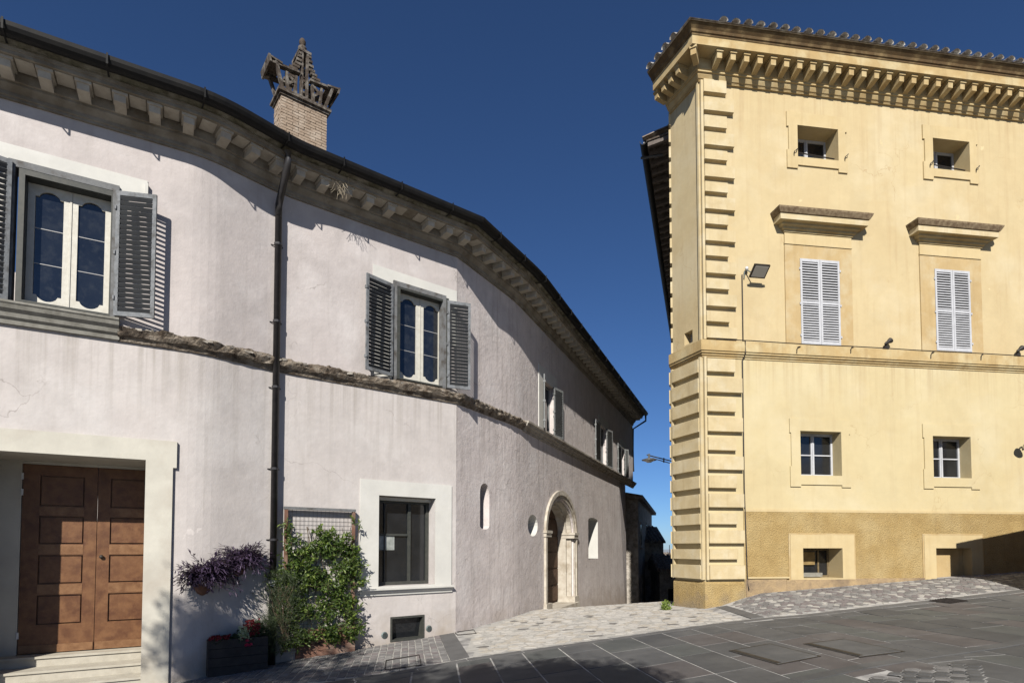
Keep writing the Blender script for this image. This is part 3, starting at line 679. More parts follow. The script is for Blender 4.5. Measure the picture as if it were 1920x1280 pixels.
# --- shutters
def shutter(parent, W, ua, pa, ub, pb, z0, z1, ns, m, mid=None, fw=.055, th=.035, groups=None, sep=True, gap_ang=38):
    a = Vector(W.at(ua, pa)); b = Vector(W.at(ub, pb)); d = (b-a); wd = d.length; d.normalize(); M = frameM(a, d, z0); h = z1-z0
    mb = MB().box(0, fw, -th/2, th/2, 0, h).box(wd-fw, wd, -th/2, th/2, 0, h).box(fw+.0005, wd-fw-.0005, -th/2+.001, th/2-.001, 0, fw*1.25).box(fw+.0005, wd-fw-.0005, -th/2+.001, th/2-.001, h-fw*1.25, h)
    secs = [(fw*1.25, h-fw*1.25)]
    if mid: zm = h*mid; mb.box(fw+.0005, wd-fw-.0005, -th/2+.001, th/2-.001, zm-fw*.5, zm+fw*.5); secs = [(fw*1.25, zm-fw*.5), (zm+fw*.5, h-fw*1.25)]
    for hz in (.14, .5, .86): mb.box(-.012, .012, -th/2-.02, th/2+.02, h*hz-.03, h*hz+.03)
    sh = build('shutter', mb, m, parent, M)
    L = wd-2*fw; al = math.radians(gap_ang); hw = .021; n_tot = ns
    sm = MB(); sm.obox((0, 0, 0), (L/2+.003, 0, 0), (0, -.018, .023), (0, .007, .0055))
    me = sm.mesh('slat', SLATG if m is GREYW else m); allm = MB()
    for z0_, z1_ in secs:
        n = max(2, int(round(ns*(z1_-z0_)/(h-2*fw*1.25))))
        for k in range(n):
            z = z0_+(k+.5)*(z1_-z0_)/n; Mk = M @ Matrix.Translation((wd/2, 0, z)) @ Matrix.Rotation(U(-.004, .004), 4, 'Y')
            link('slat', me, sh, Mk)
    return sh
# --- windows
def ogee(u0, u1, z0, z1, r=.11, n=16):
    w_ = u1-u0; c = (u0+u1)/2; top = []
    for k in range(n+1):
        t = k/n; e = 1-t; x_ = u1-(u1-u0)*t; s_ = abs(2*t-1)
        if s_ > .72: zz = -r*.78
        elif s_ > .56: zz = -r*(.78-.45*math.sin((.72-s_)/.16*math.pi/2))
        else: zz = -r*.33*(s_/.56)**2.2
        top.append((x_, z1+zz))
    bot = [(u1-(x-u0), z0+(z1-z)) for x, z in top]
    return top+[(x, z) for x, z in bot]
def window_ogee(parent, W, u0, u1, z0, z1, p, fm):
    M = W.M; fr_ = .05
    fo = MB().plate(loop(u0-.07, u1+.07, z0-.03, z1+.10), [loop(u0, u1, z0, z1)], p, .05)
    wf = build('window', fo, FRD, parent, M)  # dark ring round the sashes: shade of the deep recess put into the colour
    um = (u0+u1)/2
    for a, b in ((u0+.004, um-.003), (um+.003, u1-.004)):
        ho = ogee(a+.085, b-.085, z0+.09, z1-.085)
        s_ = build('sash', MB().plate(loop(a, b, z0+.004, z1-.004), [ho], p+.01, p+.055), SASH, wf, M)
        build('pane', MB().plate(ho, [], p+.022, p+.028), GLASS, wf, M)
        bar = MB()
        for k in (1, 2): zz = z0+.12+(z1-z0-.24)*k/3; bar.box(a+.08, b-.08, p+.028, p+.036, zz-.005, zz+.005)
        build('glazing_bars', bar, BARS, wf, M)
    build('window_board', MB().box(um-.012, um+.012, p+.055, p+.066, z0+.02, z1-.02), SASH, wf, M)
    return wf
def back(parent, W, l, p):  # dark room behind
    pass
q0 = WAB.uv(50, 450, -.17)[0]; q1 = WAB.uv(209, 480, -.17)[0]; qz1 = WAB.uv(125, 360, -.17)[1]; qz0 = WAB.uv(130, 585, -.17)[1]
window_ogee(LB, WAB, q0, q1, qz0, qz1, -.2, GREYF)
q0 = WCD.uv(742, 620, -.15)[0]; q1 = WCD.uv(827.5, 640, -.15)[0]; qz1 = WCD.uv(785, 560, -.15)[1]; qz0 = WCD.uv(785, 720, -.15)[1]
window_ogee(LB, WCD, q0, q1, qz0, qz1, -.18, GREYF)
# outer timber frames proud of the wall
def oframe(W, l, t=.07):
    u0, u1, z0, z1 = l
    build('window_frame', MB().plate([(u0-.03, z0), (u0+t, z0), (u0+t, z1-.04), (u1-t, z1-.04), (u1-t, z0), (u1+.03, z0), (u1+.03, z1+.06), (u0-.03, z1+.06)], [], -.12, .055), GREYF, LB, W.M)
oframe(WAB, w1, .05); oframe(WCD, w2, .05)
SH = .042
def sh_px(W, xa, pa, xb, pb, yt, yb, ns, m, mid=None, xm=None, **kw):
    ym = (yt+yb)/2; ua = W.uv(xa, ym, pa)[0]; ub = W.uv(xb, ym, pb)[0]; xm = xa
    z1 = W.uv(xa, yt, pa)[1]; z0 = W.uv(xa, yb, pa)[1]
    return shutter(LB, W, ua, pa, ub, pb, z0, z1, ns, m, mid, **kw)
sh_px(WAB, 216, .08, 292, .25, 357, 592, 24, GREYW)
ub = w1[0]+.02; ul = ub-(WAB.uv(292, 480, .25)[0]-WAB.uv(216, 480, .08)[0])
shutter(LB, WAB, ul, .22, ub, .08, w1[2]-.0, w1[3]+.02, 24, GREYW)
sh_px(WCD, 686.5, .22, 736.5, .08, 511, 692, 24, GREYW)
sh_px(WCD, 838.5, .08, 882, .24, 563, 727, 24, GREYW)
# far windows with pale shutters
for (xl, xr, yt, hx, e1, pe1, ytl, ybl, hx2, e2_, pe2, ytr, ybr) in (
        (1021, 1038.5, 716, 1020, 1015.5, .40, 691, 808, 1039, 1055.5, .16, 722, 818),
        (1126, 1137, 796, 1126, 1117, .10, 793, 878, 1137.5, 1148.5, .18, 806, 885),
        (1165, 1172, 836, 1165, 1159, .10, 831, 897, 1171.5, 1178.5, .20, 842, 903)):
    u0, u1 = efu(xl, 850), efu(xr, 850); z1 = WEF.uv((xl+xr)/2, yt+6)[1]; z0 = ZS+.12
    fo = MB().plate(loop(u0, u1, z0, z1), [loop(u0+.06, (u0+u1)/2-.03, z0+.06, z1-.06), loop((u0+u1)/2+.03, u1-.06, z0+.06, z1-.06)], -.2, -.14)
    wf = build('window', fo, PALEW, LB, WEF.M); build('pane', MB().box(u0+.02, u1-.02, -.19, -.175, z0+.02, z1-.02), GLASS, wf, WEF.M)
    ym = (ytl+ybl)/2
    ub_, ua_ = WEF.uv(hx, ym, .06)[0], WEF.uv(e1, ym, pe1)[0]
    if pe1 > .3: ua_ = ub_-.46; pe1 = .225
    hz1 = z1+.02
    shutter(LB, WEF, ua_, pe1, ub_, .06, z0+.01, hz1, 26, PALEW)
    ub_ = WEF.uv(hx2, ym, .06)[0]; ue = WEF.uv(e2_, ym, pe2)[0]
    shutter(LB, WEF, ub_, .06, ue, pe2, z0+.01, hz1, 26, PALEW)
    uu0 = u0-.55 if abs(pe1-.225) < .001 else u0-.35
    build('window_surround', MB().plate([(uu0, z0-.02), (uu0, z1+.38), (u1+.3, z1+.38), (u1+.3, z0-.02), (u1+.01, z0-.02), (u1+.01, z1+.01), (u0-.01, z1+.01), (u0-.01, z0-.02)], [], -.002, .022), WHITEP, LB, WEF.M)
# white plaster around the two near upper windows
u0, zt0 = WAB.uv(0, 268); u1, zt1 = WAB.uv(277, 336)
build('window_surround', MB().plate([(w1[0]-.9, ZS+.14), (w1[0]-.9, zt0+.02), (u1, zt0-.0), (u1, zt0-.33), (w1[1]+.01+.05, zt0-.33), (w1[1]+.05, ZS+.14), (w1[1]+.012, ZS+.14), (w1[1]+.012, w1[3]+.03), (w1[0]-.012, w1[3]+.03), (w1[0]-.012, ZS+.14)], [], -.002, .018), WHITEP, LB, WAB.M)
build('surround_ear', MB().box(u1-.03, u1+.012, -.002, .07, zt0-.33, zt0-.06), WHITEP, LB, WAB.M)
u0, zt0 = WCD.uv(699, 495); u1 = WCD.L-.004
build('window_surround', MB().plate([(u0, ZS+.14), (u0, zt0), (u1, zt0-.02), (u1, w2[2]+1.0), (w2[1]+.04, w2[2]+1.0), (w2[1]+.04, ZS+.14), (w2[1]+.012, ZS+.14), (w2[1]+.012, w2[3]+.03), (w2[0]-.012, w2[3]+.03), (w2[0]-.012, ZS+.14)], [], -.002, .014), WHITEP, LB, WCD.M)
# moulded sill under the first window
sx0, sx1 = w1[0]-.25, WAB.uv(222, 610)[0]+.02
M_ = WAB.M
sp = [Vector(WAB.at(sx0)), Vector(WAB.at(sx1))]
zt = WAB.uv(100, 588)[1]
prof = [(-.05, zt-.26), (.05, zt-.26), (.06, zt-.20), (.10, zt-.17), (.12, zt-.11), (.17, zt-.07), (.19, zt-.02), (.21, zt), (.21, zt+.03), (-.2, zt+.05)]
build('window_sill', MB().sweep([tuple(sp[0]), tuple(sp[1])], prof), SILLM, LB, label='moulded grey stone sill under the first window')
build('window_sill', MB().box(w2[0]-.02, w2[1]+.02, -.2, .06, w2[2]-.06, w2[2]-.005), CRUMB, LB, WCD.M)
# --- door recess, steps, door
ucx = WAB.uv(328, 900)[0]; zc = WAB.uv(250, 820)[1]; ztop = WAB.uv(165, 815.5)[1]
uL = du0-(ucx-du1)
build('door_surround', MB().plate([(uL, -1.5), (du0-.002, -1.5), (du0-.002, dz1+.002), (du1+.002, dz1+.002), (du1+.002, -1.5), (ucx-.03, -1.5), (ucx-.03, ztop-.42), (ucx+.02, ztop-.42), (ucx+.02, ztop), (uL-.02, ztop), (uL-.02, ztop-.42), (uL, ztop-.42)], [], -.16, .05), CREAM, LB, WAB.M)
rv = MB(); rv.add([(du0+.001, 0, -1), (du0+.001, 1.1, -1), (du0+.001, 1.1, dz1), (du0+.001, 0, dz1)], [(0, 1, 2, 3)]).add([(du1b-.001, 0, -1), (du1b-.001, 1.1, -1), (du1b-.001, 1.1, dz1), (du1b-.001, 0, dz1)], [(0, 1, 2, 3)]).add([(du0, 0, dz1-.001), (du1b, 0, dz1-.001), (du1b, 1.1, dz1-.001), (du0, 1.1, dz1-.001)], [(0, 1, 2, 3)])
build('door_reveal', rv, CREAM, LB, WAB.M)
for k, (pa, pb) in enumerate(((-1.1, -.74), (-.74, -.36), (-.36, .0))):
    zt_ = DZ0-.155*k
    s_ = build('step', MB().box(du0+.003, du1b-.003, -1.1 if k == 0 else pa-.1, pb, zt_-.155-(.6 if k == 2 else 0), zt_-.035).box(du0+.003, du1b-.003, pa, pb+.025, zt_-.034, zt_), STEP, LB, WAB.M)
dl0 = WAB.uv(40, 1050, DP)[0];  dm = WAB.uv(181, 1050, DP)[0]; dr = min(dm+(dm-dl0), du1b-.012); dzt = WAB.uv(110, 873, DP)[1]
mb = MB().plate(loop(du0, du1b, DZ0-.3, dz1), [loop(max(dl0-.01, du0+.01), dr+.01, DZ0, dzt)], DP, DP+.08)
build('door_head', mb, CREAM, LB, WAB.M)
rows = [WAB.uv(110, y, DP)[1] for y in (893, 949, 968, 1019, 1040, 1093, 1114, 1168, 1205)]
for sgn in (0, 1):
    a, b = (dl0, dm-.004) if sgn == 0 else (dm+.004, dr)
    sw_ = WAB.uv(73, 1050, DP)[0]-dl0; sr_ = dm-WAB.uv(157, 1050, DP)[0]
    pa, pb = (a+sw_, b-sr_) if sgn == 0 else (a+sr_, b-sw_)
    holes = [loop(pa, pb, rows[2*k+1], rows[2*k]) for k in range(4)]
    dr_ = build('door', MB().plate(loop(a, b, DZ0+.008, dzt-.005), holes, DP+.02, DP+.075), WOOD, LB, WAB.M)
    for k in range(4):
        z0_, z1_ = rows[2*k+1], rows[2*k]
        build('door_panel', MB().box(pa+.0, pb-.0, DP+.02, DP+.035, z0_, z1_).plate(loop(pa+.02, pb-.02, z0_+.02, z1_-.02), [], DP+.035, DP+.066), WOOD, dr_, WAB.M)
        if k: build('door_rail', MB().box(pa, pb, DP+.074, DP+.079, z1_+.012, rows[2*k-1]-.012), WOODL, dr_, WAB.M)
    build('kick_board', MB().box(a+.01, b-.01, DP+.075, DP+.088, DZ0+.015, rows[8]), WOODL, dr_, WAB.M)
    if sgn == 0:
        for zz in (dzt-.2, dzt-.45, DZ0+.3): build('hinge', MB().box(a-.015, a+.012, DP+.06, DP+.1, zz-.05, zz+.05), WHITEPL, dr_, WAB.M)
    else:
        build('door_knob', MB().lathe([(.004, 0), (.03, .01), (.032, .03), (.018, .045), (.002, .05)], (0, 0, 0), 10), IRON, dr_, WAB.M @ Matrix.Translation((a+.07, -(DP+.08), rows[4]-.03)) @ Matrix.Rotation(math.pi/2, 4, 'X'))
bu, bz = WAB.uv(28, 1087, -.55)
build('door_bell', MB().box(-.045, .045, -.012, .002, -.05, .05), WHITEPL, LB, WAB.M @ Matrix.Translation((du0+.015, .55, bz)) @ Matrix.Rotation(math.pi/2, 4, 'Z'))
# --- lower window (office) with moulded sill and surround
su0, sz1 = WCD.uv(675, 897); su1 = WCD.uv(845.5, 1000)[0]; szb = WCD.uv(675, 1106)[1]
build('window_surround', MB().plate(loop(su0, su1, szb, sz1), [loop(*lw)], -.001, .03), WHITEP, LB, WCD.M)
prof = [(-.05, szb-.12), (.03, szb-.12), (.04, szb-.07), (.07, szb-.06), (.09, szb-.02), (.12, szb-.01), (.12, szb+.02), (-.05, szb+.03)]
build('window_sill', MB().sweep([WCD.at(su0-.0), WCD.at(su1+.02)], prof), WHITEP, LB, label='white moulded sill of the ground floor window')
FRD = mat('green frame and recess shade', (.05, .055, .05), (.08, .08, .07), 12, .5)
u0, u1, z0, z1 = lw; um = u0+(u1-u0)*.64
wf = build('window', MB().plate(loop(u0+.002, u1-.002, z0+.002, z1-.002), [loop(u0+.07, um-.03, z0+.07, z1-.12), loop(um+.03, u1-.07, z0+.07, z1-.12)], -.33, -.26), FRD, LB, WCD.M)
build('pane', MB().box(u0+.05, um, -.315, -.305, z0+.05, z1-.09), GLASSY, wf, WCD.M); build('pane', MB().box(um, u1-.05, -.315, -.305, z0+.05, z1-.09), GLASSY, wf, WCD.M)
build('roller_box', MB().box(u0+.004, u1-.004, -.25, -.16, z1-.075, z1-.01), SASH, wf, WCD.M)
build('glazing_bars', MB().box(u0+.06, um-.02, -.30, -.27, z0+(z1-z0)*.56, z0+(z1-z0)*.585).box(u0+.26, u0+.28, -.30, -.27, z0+.06, z1-.1), FRD, wf, WCD.M)
# shop display behind/at the glass: pale card and picture
build('window_card', MB().box(u0+.1, u0+.5, -.300, -.294, z0+.72, z0+1.02).box(u0+.14, u0+.46, -.294, -.290, z0+.75, z0+.99), mat('pale card', (.42, .44, .42), (.25, .28, .26), 9, .5), wf, WCD.M)
# basement window and two round vents
u0, u1, z0, z1 = bw
wf = build('basement_window', MB().plate(loop(u0+.002, u1-.002, z0+.002, z1-.002), [loop(u0+.04, u1-.04, z0+.04, z1-.04)], -.2, .012), FRD, LB, WCD.M)
build('pane', MB().add([(u0+.02, .19, z0), (u1-.02, .19, z0), (u1-.02, .08, z1), (u0+.02, .08, z1)], [(0, 1, 2, 3)]), GLASSY, wf, WCD.M)
for px, py in ((720.7, 1190), (804, 1177.5)):
    u_, z_ = WCD.uv(px, py)
    v_ = build('round_vent', MB().lathe([(.001, 0), (.068, 0), (.068, .012), (.055, .02), (.001, .02)], (0, 0, 0), 18), GALV, LB, WCD.M @ Matrix.Translation((u_, 0, z_)) @ Matrix.Rotation(math.pi/2, 4, 'X'))
    for k in range(4): build('vent_bar', MB().box(-.045+.004*abs(k-1.5), .045-.004*abs(k-1.5), .021, .026, -.036+k*.022, -.028+k*.022), IRON, v_, WCD.M @ Matrix.Translation((u_, 0, z_)))
# --- slit, oval and small window linings; backs
dark_in = mat('unlit room', (.02, .018, .016), None)
for W, lp, dep in ((WDE, slit, .45), (WEF, ov, .5), (WEF, swl, .45)):
    us = [p[0] for p in lp]; zs = [p[1] for p in lp]
    build('pane', MB().box(min(us)-.02, max(us)+.02, -dep-.02, -dep+.004, min(zs)-.02, max(zs)+.02), GLASSY, LB, W.M)
    build('reveal', MB().sheet([(p[0], p[1]) for p in lp], []) if 0 else MB().add([(a, .001, b) for a, b in [(min(us)+(p[0]-min(us))*.999, p[1]) for p in lp]]+[(a, dep-.01, b) for a, b in lp], [(i, (i+1) % len(lp), (i+1) % len(lp)+len(lp), i+len(lp)) for i in range(len(lp))]), WHITEP if W is WEF else PINKG, LB, W.M)
# --- stone arched doorway
ac = (a0+a1)/2; ar = (a1-a0)/2; az_r = azt-azs
def archband(k0, k1, p0, p1, zb, m, name='arch_moulding', n=22, legs=True):
    def lp(k): return [(ac+(ar+k)*math.cos(math.pi*i/n), azs+(az_r+k)*math.sin(math.pi*i/n)) for i in range(n+1)]
    o, i_ = lp(k1), lp(k0)
    if legs: poly = [(ac+ar+k1, zb)]+o+[(ac-ar-k1, zb), (ac-ar-k0, zb)]+i_[::-1]+[(ac+ar+k0, zb)]
    else: poly = o+i_[::-1]
    return build(name, MB().plate(poly, [], p0, p1), m, LB, WEF.M)
gz = G(*WEF.at(ac))
archband(.16, .30, -.01, .07, gz-.3, ARCH); archband(.05, .16, -.12, .03, gz-.3, ARCH); archband(-.07, .05, -.3, -.06, gz-.3, ARCH); archband(-.16, -.07, -.52, -.22, gz-.3, ARCH)
for u_ in (a0, a1):
    o_ = -1 if u_ == a0 else 1
    x0_, x1_ = sorted((u_-o_*.20, u_+o_*.36))
    build('impost', MB().box(x0_, x1_, -.5, .11, azs-.05, azs+.03).box(min(u_-o_*.17, u_+o_*.33), max(u_-o_*.17, u_+o_*.33), -.5, .085, azs-.16, azs-.052), ARCH, LB, WEF.M)
    build('plinth_block', MB().box(min(u_-o_*.18, u_+o_*.34), max(u_-o_*.18, u_+o_*.34), -.5, .10, gz-.3, gz+.32), ARCH, LB, WEF.M)
build('step', MB().box(a0-.1, a1+.1, -.5, .2, gz-.3, gz+.13), ARCH, LB, WEF.M)
dd_ = build('door', MB().plate(loop(a0-.1, a1+.1, gz-.2, azt+.1), [loop(a0+.30, a0+.62, gz+.16, gz+2.15)], -.62, -.53), WOODD, LB, WEF.M)
for k in range(6): build('door_board', MB().box(a0-.05, a1+.05, -.53, -.505, gz+.2+k*.55, gz+.70+k*.55), WOODD, dd_, WEF.M)
build('open_gap', MB().box(a0+.25, a0+.7, -.504, -.498, gz+.14, gz+2.2), dark_in, dd_, WEF.M)
# --- downpipe
u_ = WBC.L+0; px_u = WCD.uv(513, 700)[0]
pu, _ = WCD.uv(519, 620, .12)
Mp = WCD.M
pz = WCD.uv(517, 262, .5)[1]
pb = G(*WCD.at(pu, .1))
mb = MB().tube([(pu, -.62, ZE-.17), (pu, -.62, ZE-.30), (pu, -.58, ZE-.42), (pu, -.22, ZE-.78), (pu, -.12, ZE-.88), (pu, -.12, ZE-1.1)], .062, 12)
mb.tube([(pu, -.12, ZE-1.0), (pu, -.12, pb+1.0)], .058, 14).tube([(pu, -.12, pb+1.0), (pu, -.12, pb-.02)], .066, 14)
dp = build('downpipe', mb, PIPE, LB, Mp, smooth=True)
for z_ in (ZE-1.6, ZE-3.0, ZS-.45, ZS-1.9, 1.9, 1.02): build('pipe_clamp', MB().tube([(pu, -.12, z_-.02), (pu, -.12, z_+.02)], .070, 12).tube([(pu-.1, -.05, z_), (pu+.1, -.05, z_)], .008, 5).tube([(pu-.1, -.05, z_), (pu-.1, 0, z_)], .008, 5).tube([(pu+.1, -.05, z_), (pu+.1, 0, z_)], .008, 5), PIPE, dp, Mp)
zl = WCD.uv(511, 1093, .18)[1]
build('sticker', MB().tube([(pu, -.12, zl-.055), (pu, -.12, zl+.055)], .0675, 14, cap=False), WHITEPL, dp, Mp)
# far downpipe elbow at the end
mb = MB(); fx, fy = F_
o1 = offs(LP, len(LP)-1, .68)
mb.tube([(o1[0], o1[1], ZE-.1), (o1[0]+.02, o1[1]+.05, ZE-.38), (fx+.05, fy+.12, ZE-.75), (fx+.05, fy+.12, ZE-3)], .05, 8)
build('downpipe', mb, DARKM, LB)
# --- chimney
cu, cz = 0, 0
CH = Wall(WCD.at(0, -1.5), WCD.at(4, -1.5))
c0_, c1_ = CH.uv(526, 230)[0], CH.uv(613, 240)[0]
zb_ = 8.9; ztp = CH.uv(570, 196)[1]
dep = .50
chm = build('chimney', MB().box(c0_+.012, c1_-.012, -dep+.012, -.012, zb_-.3, ztp), MORT, LB, CH.M, label='pale brick chimney with a pierced stepped brick crown')
nr = int((ztp-zb_)/.062); bh = (ztp-zb_)/nr
Lf = c1_-c0_; bme = {}
def brickmesh(l, d, h): return MB().box(-l/2, l/2, -d/2, d/2, -h/2, h/2, .003).mesh('brick', BRICK)
B1 = [brickmesh(.235, .10, bh-.012) for _ in range(4)]; B2 = [brickmesh(.11, .10, bh-.012) for _ in range(3)]
def course(z, off, length, base_u, base_p, alongp=False):
    x_ = -off
    while x_ < length-.03:
        l = .245
        a = max(0, x_); b = min(length, x_+l)
        if b-a > .06:
            full = b-a > .2; me = random.choice(B1 if full else B2); cx = (a+b)/2; s_ = (b-a-.012)/(.235 if full else .11)
            if not alongp: M = CH.M @ Matrix.Translation((base_u+cx, -(base_p-.05+U(-.004, .004)), z)) @ Matrix.Diagonal((s_, 1, 1, 1))
            else: M = CH.M @ Matrix.Translation((base_u+.05+U(-.004, .004), -(base_p-cx), z)) @ Matrix.Rotation(math.pi/2, 4, 'Z') @ Matrix.Diagonal((s_, 1, 1, 1))
            link('brick', me, chm, M)
        x_ += l
for r in range(nr):
    z = zb_+(r+.5)*bh
    course(z, .12*(r % 2), Lf, c0_, 0)
    if r > nr*.3: course(z, .12*((r+1) % 2)+.1, dep-.1, c0_-.0, -.1, True)
z = ztp
cr = MB()
cr.box(c0_-.03, c1_+.03, -dep-.03, .03, z, z+.05).box(c0_-.07, c1_+.07, -dep-.07, .07, z+.052, z+.11).box(c0_-.02, c1_+.02, -dep-.02, .02, z+.112, z+.16)
build('chimney_collar', cr, BRICKD, chm, CH.M, label='dark sooty brick collar')
z += .16; ucn = (c0_+c1_)/2; hw = Lf/2
def strut(u, p, lean_u, lean_p, h, w_=.07, m=BRICKD): build('chimney_strut', MB().obox((u+lean_u/2, -(p+lean_p/2), z+h/2), (w_/2, 0, 0), (0, .04, 0), (lean_u/2, -lean_p/2, h/2)), m, chm, CH.M)
for fr_, p_ in ((1, -.05), (-1, -dep+.05)):
    strut(ucn-hw+.04, p_, -.15, .05*fr_, .48, .06); strut(ucn+hw-.04, p_, .15, .05*fr_, .48, .06); strut(ucn-.055, p_, 0, 0, 1.0, .045); strut(ucn+.055, p_, 0, 0, 1.0, .045)
    for sg in (-1, 1):
        strut(ucn+sg*.20, p_, -sg*.03, 0, .40, .05); strut(ucn+sg*.34, p_, sg*.03, 0, .40, .05)
        mb = MB(); u0_ = ucn+sg*.10; u1_ = ucn+sg*(hw+.20)
        mb.obox(((u0_+u1_)/2, -p_-.02*fr_, z+.46), (abs(u1_-u0_)/2, 0, .03), (0, .06, 0), (0, 0, .022))
        for k, (uu, hh) in enumerate(((.24, .53), (.19, .60), (.15, .67), (.13, .76), (.12, .85), (.11, .93))): mb.obox((ucn+sg*uu, -p_, z+hh), (.085-.012*k, 0, 0), (0, .06, U(-.01, .01)), (0, 0, .026))
        mb.obox((ucn+sg*.27, -p_, z+.30), (.07, 0, -.05), (0, .03, 0), (.01, 0, .03)).obox((ucn+sg*.27, -p_, z+.22), (.05, 0, .05), (0, .03, 0), (-.01, 0, .025))
        build('chimney_crown', mb, BRICKD, chm, CH.M)
for sg in (-1, 1): build('chimney_crown', MB().obox((ucn+sg*(hw+.12), dep/2, z+.50), (.13, 0, sg*.02), (0, dep/2+.05, 0), (0, 0, .018)).obox((ucn+sg*(hw+.24), dep/2, z+.47), (.02, 0, 0), (0, dep/2+.06, 0), (sg*.015, 0, .07)), BRICKD, chm, CH.M)
build('chimney_crown', MB().box(ucn-.13, ucn+.13, -dep-.0, .0, z+1.002, z+1.05, .006).box(ucn-.10, ucn+.10, -dep+.06, -.06, z+1.052, z+1.10, .006), BRICKD, chm, CH.M)
build('finial', MB().lathe([(.10, 0), (.105, .04), (.06, .06), (.085, .10), (.09, .13), (.05, .16), (.045, .19), (.072, .23), (.068, .28), (.04, .33), (.01, .345)], (ucn, dep/2-.05, z+1.095), 12), BRICKD, chm, CH.M, smooth=True)
# dry twigs of an old nest at the cornice
tw = MB(); nu, nz_ = WCD.uv(636, 345, .45)
for k in range(26):
    a = Vector((nu+U(-.12, .12), -.5+U(-.05, .05), ZE-.28+U(-.05, .03))); pts = [a]; dv = Vector((U(-1, 1), U(-.5, .1), U(-1.2, .3))).normalized()
    for s_ in range(4): dv = (dv+Vector((U(-.5, .5), U(-.2, .2), U(-.5, .2)))).normalized(); pts.append(pts[-1]+dv*U(.04, .10))
    tw.tube(pts, .0035, 3)
o = build('dry_twigs', tw, TWIG, M=WCD.M); o['label'] = 'dry straw and twigs hanging from the broken cornice of the pink house'; o['category'] = 'twigs'

# ================================================================== YELLOW BUILDING
YB = thing('yellow_palazzo', 'tall yellow corner palazzo with quoins, heavy cornice and white shutters on the right', 'building', (K[0], K[1], G(*K)))
ZP = WY.uv(1500, 955)[1]; ZSt = 6.78; ZC = 13.10
def yrect(xl, yt, xr, yb, xm=None): return WY.rect(xl, yt, xr, yb)
wins = {}
U1o = yrect(1493.4, 236, 1570, 295); U2o = yrect(1746.8, 260, 1816, 317)
L1o = yrect(1499, 807.5, 1576.5, 890.5); L2o = yrect(1747, 817, 1819, 895)
B1o = yrect(1503, 1027, 1577.5, 1083.5); B2o = yrect(1751.7, 1027, 1819, 1085)
M1o = yrect(1498, 485.5, 1573.5, 645); M2o = yrect(1750, 505, 1818, 657)
# extra bay beyond the frame keeps the rhythm
dU = U2o[0]-U1o[0]
holes_up = [(loop(*q), dd) for q, dd in ((U1o, .5), (U2o, .5), (M1o, .05), (M2o, .05))]
holes_lo = [(loop(*q), .36) for q in (L1o, L2o)]
for q, l_ in ((U1o, holes_up), (M1o, holes_up), (L1o, holes_lo)): l_.append((loop(q[0]+2*dU, q[1]+2*dU, q[2], q[3]), .35))
build('wall', MB().sheet(loop(0, WY.L, ZSt, ZC+.9), holes_up), YEL, YB, WY.M)
build('wall', MB().sheet(loop(0, WY.L, ZP, ZSt), holes_lo), YELL, YB, WY.M)
pu0 = WY.uv(1394, 1000)[0]
build('plinth', MB().sheet(loop(pu0, WY.L, -.8, ZP-.06), [(loop(*B1o), .5), (loop(*B2o), .32)], .025), ROUGH, YB, WY.M)
build('plinth', MB().sheet(loop(0, pu0, -.8, ZP), [], 0), YELL, YB, WY.M)
build('plinth_band', MB().box(pu0, WY.L, -.01, .03, ZP-.06, ZP).box(pu0, pu0+.01, -.01, .03, -.5, ZP-.06), OCHL, YB, WY.M)
# chamfer
cwu0, cz1 = WC.uv(1283, 622); cwu1 = WC.uv(1298.5, 620)[0]; cz0 = WC.uv(1290, 645)[1]; cz1 = WC.uv(1290, 622)[1]
cwo = loop(min(cwu0, cwu1), max(cwu0, cwu1), cz0, cz1)
build('wall', MB().sheet(loop(0, WC.L, ZSt, ZC+.9), [(cwo, .25)]), YEL, YB, WC.M)
build('wall', MB().sheet(loop(0, WC.L, -.8, ZSt), []), YELL, YB, WC.M)
wf = build('window', MB().plate(cwo, [loop(cwo[0][0]+.04, cwo[1][0]-.04, cz0+.04, cz1-.04)], -.25, -.2), WPAINT, YB, WC.M)
build('pane', MB().box(cwo[0][0], cwo[1][0], -.245, -.235, cz0, cz1), GLASSY, wf, WC.M)
build('wall', MB().sheet(loop(0, WS.L, -4, 12.75), []), YEL, YB, WS.M)
bk = [S1, (S1[0]+9, S1[1]+1), (E2[0], E2[1]+10), E2]
mb = MB()
for i in range(3): a, b = bk[i], bk[i+1]; mb.add([(a[0], a[1], -4), (b[0], b[1], -4), (b[0], b[1], 12.8), (a[0], a[1], 12.8)], [(0, 1, 2, 3)])
build('rear_wall', mb, YEL, YB)
# string course
YP = [tuple(Vector(Lc)+Vector((.31, .951))*.25), Lc, K, E2]
build('string_course', MB().sweep(YP, [(-.05, ZSt-.40), (.02, ZSt-.40), (.02, ZSt-.36), (.05, ZSt-.35), (.05, ZSt-.31), (.085, ZSt-.30), (.085, ZSt-.26), (.11, ZSt-.25), (.11, ZSt-.0), (-.05, ZSt+.02)]), YELC, YB)
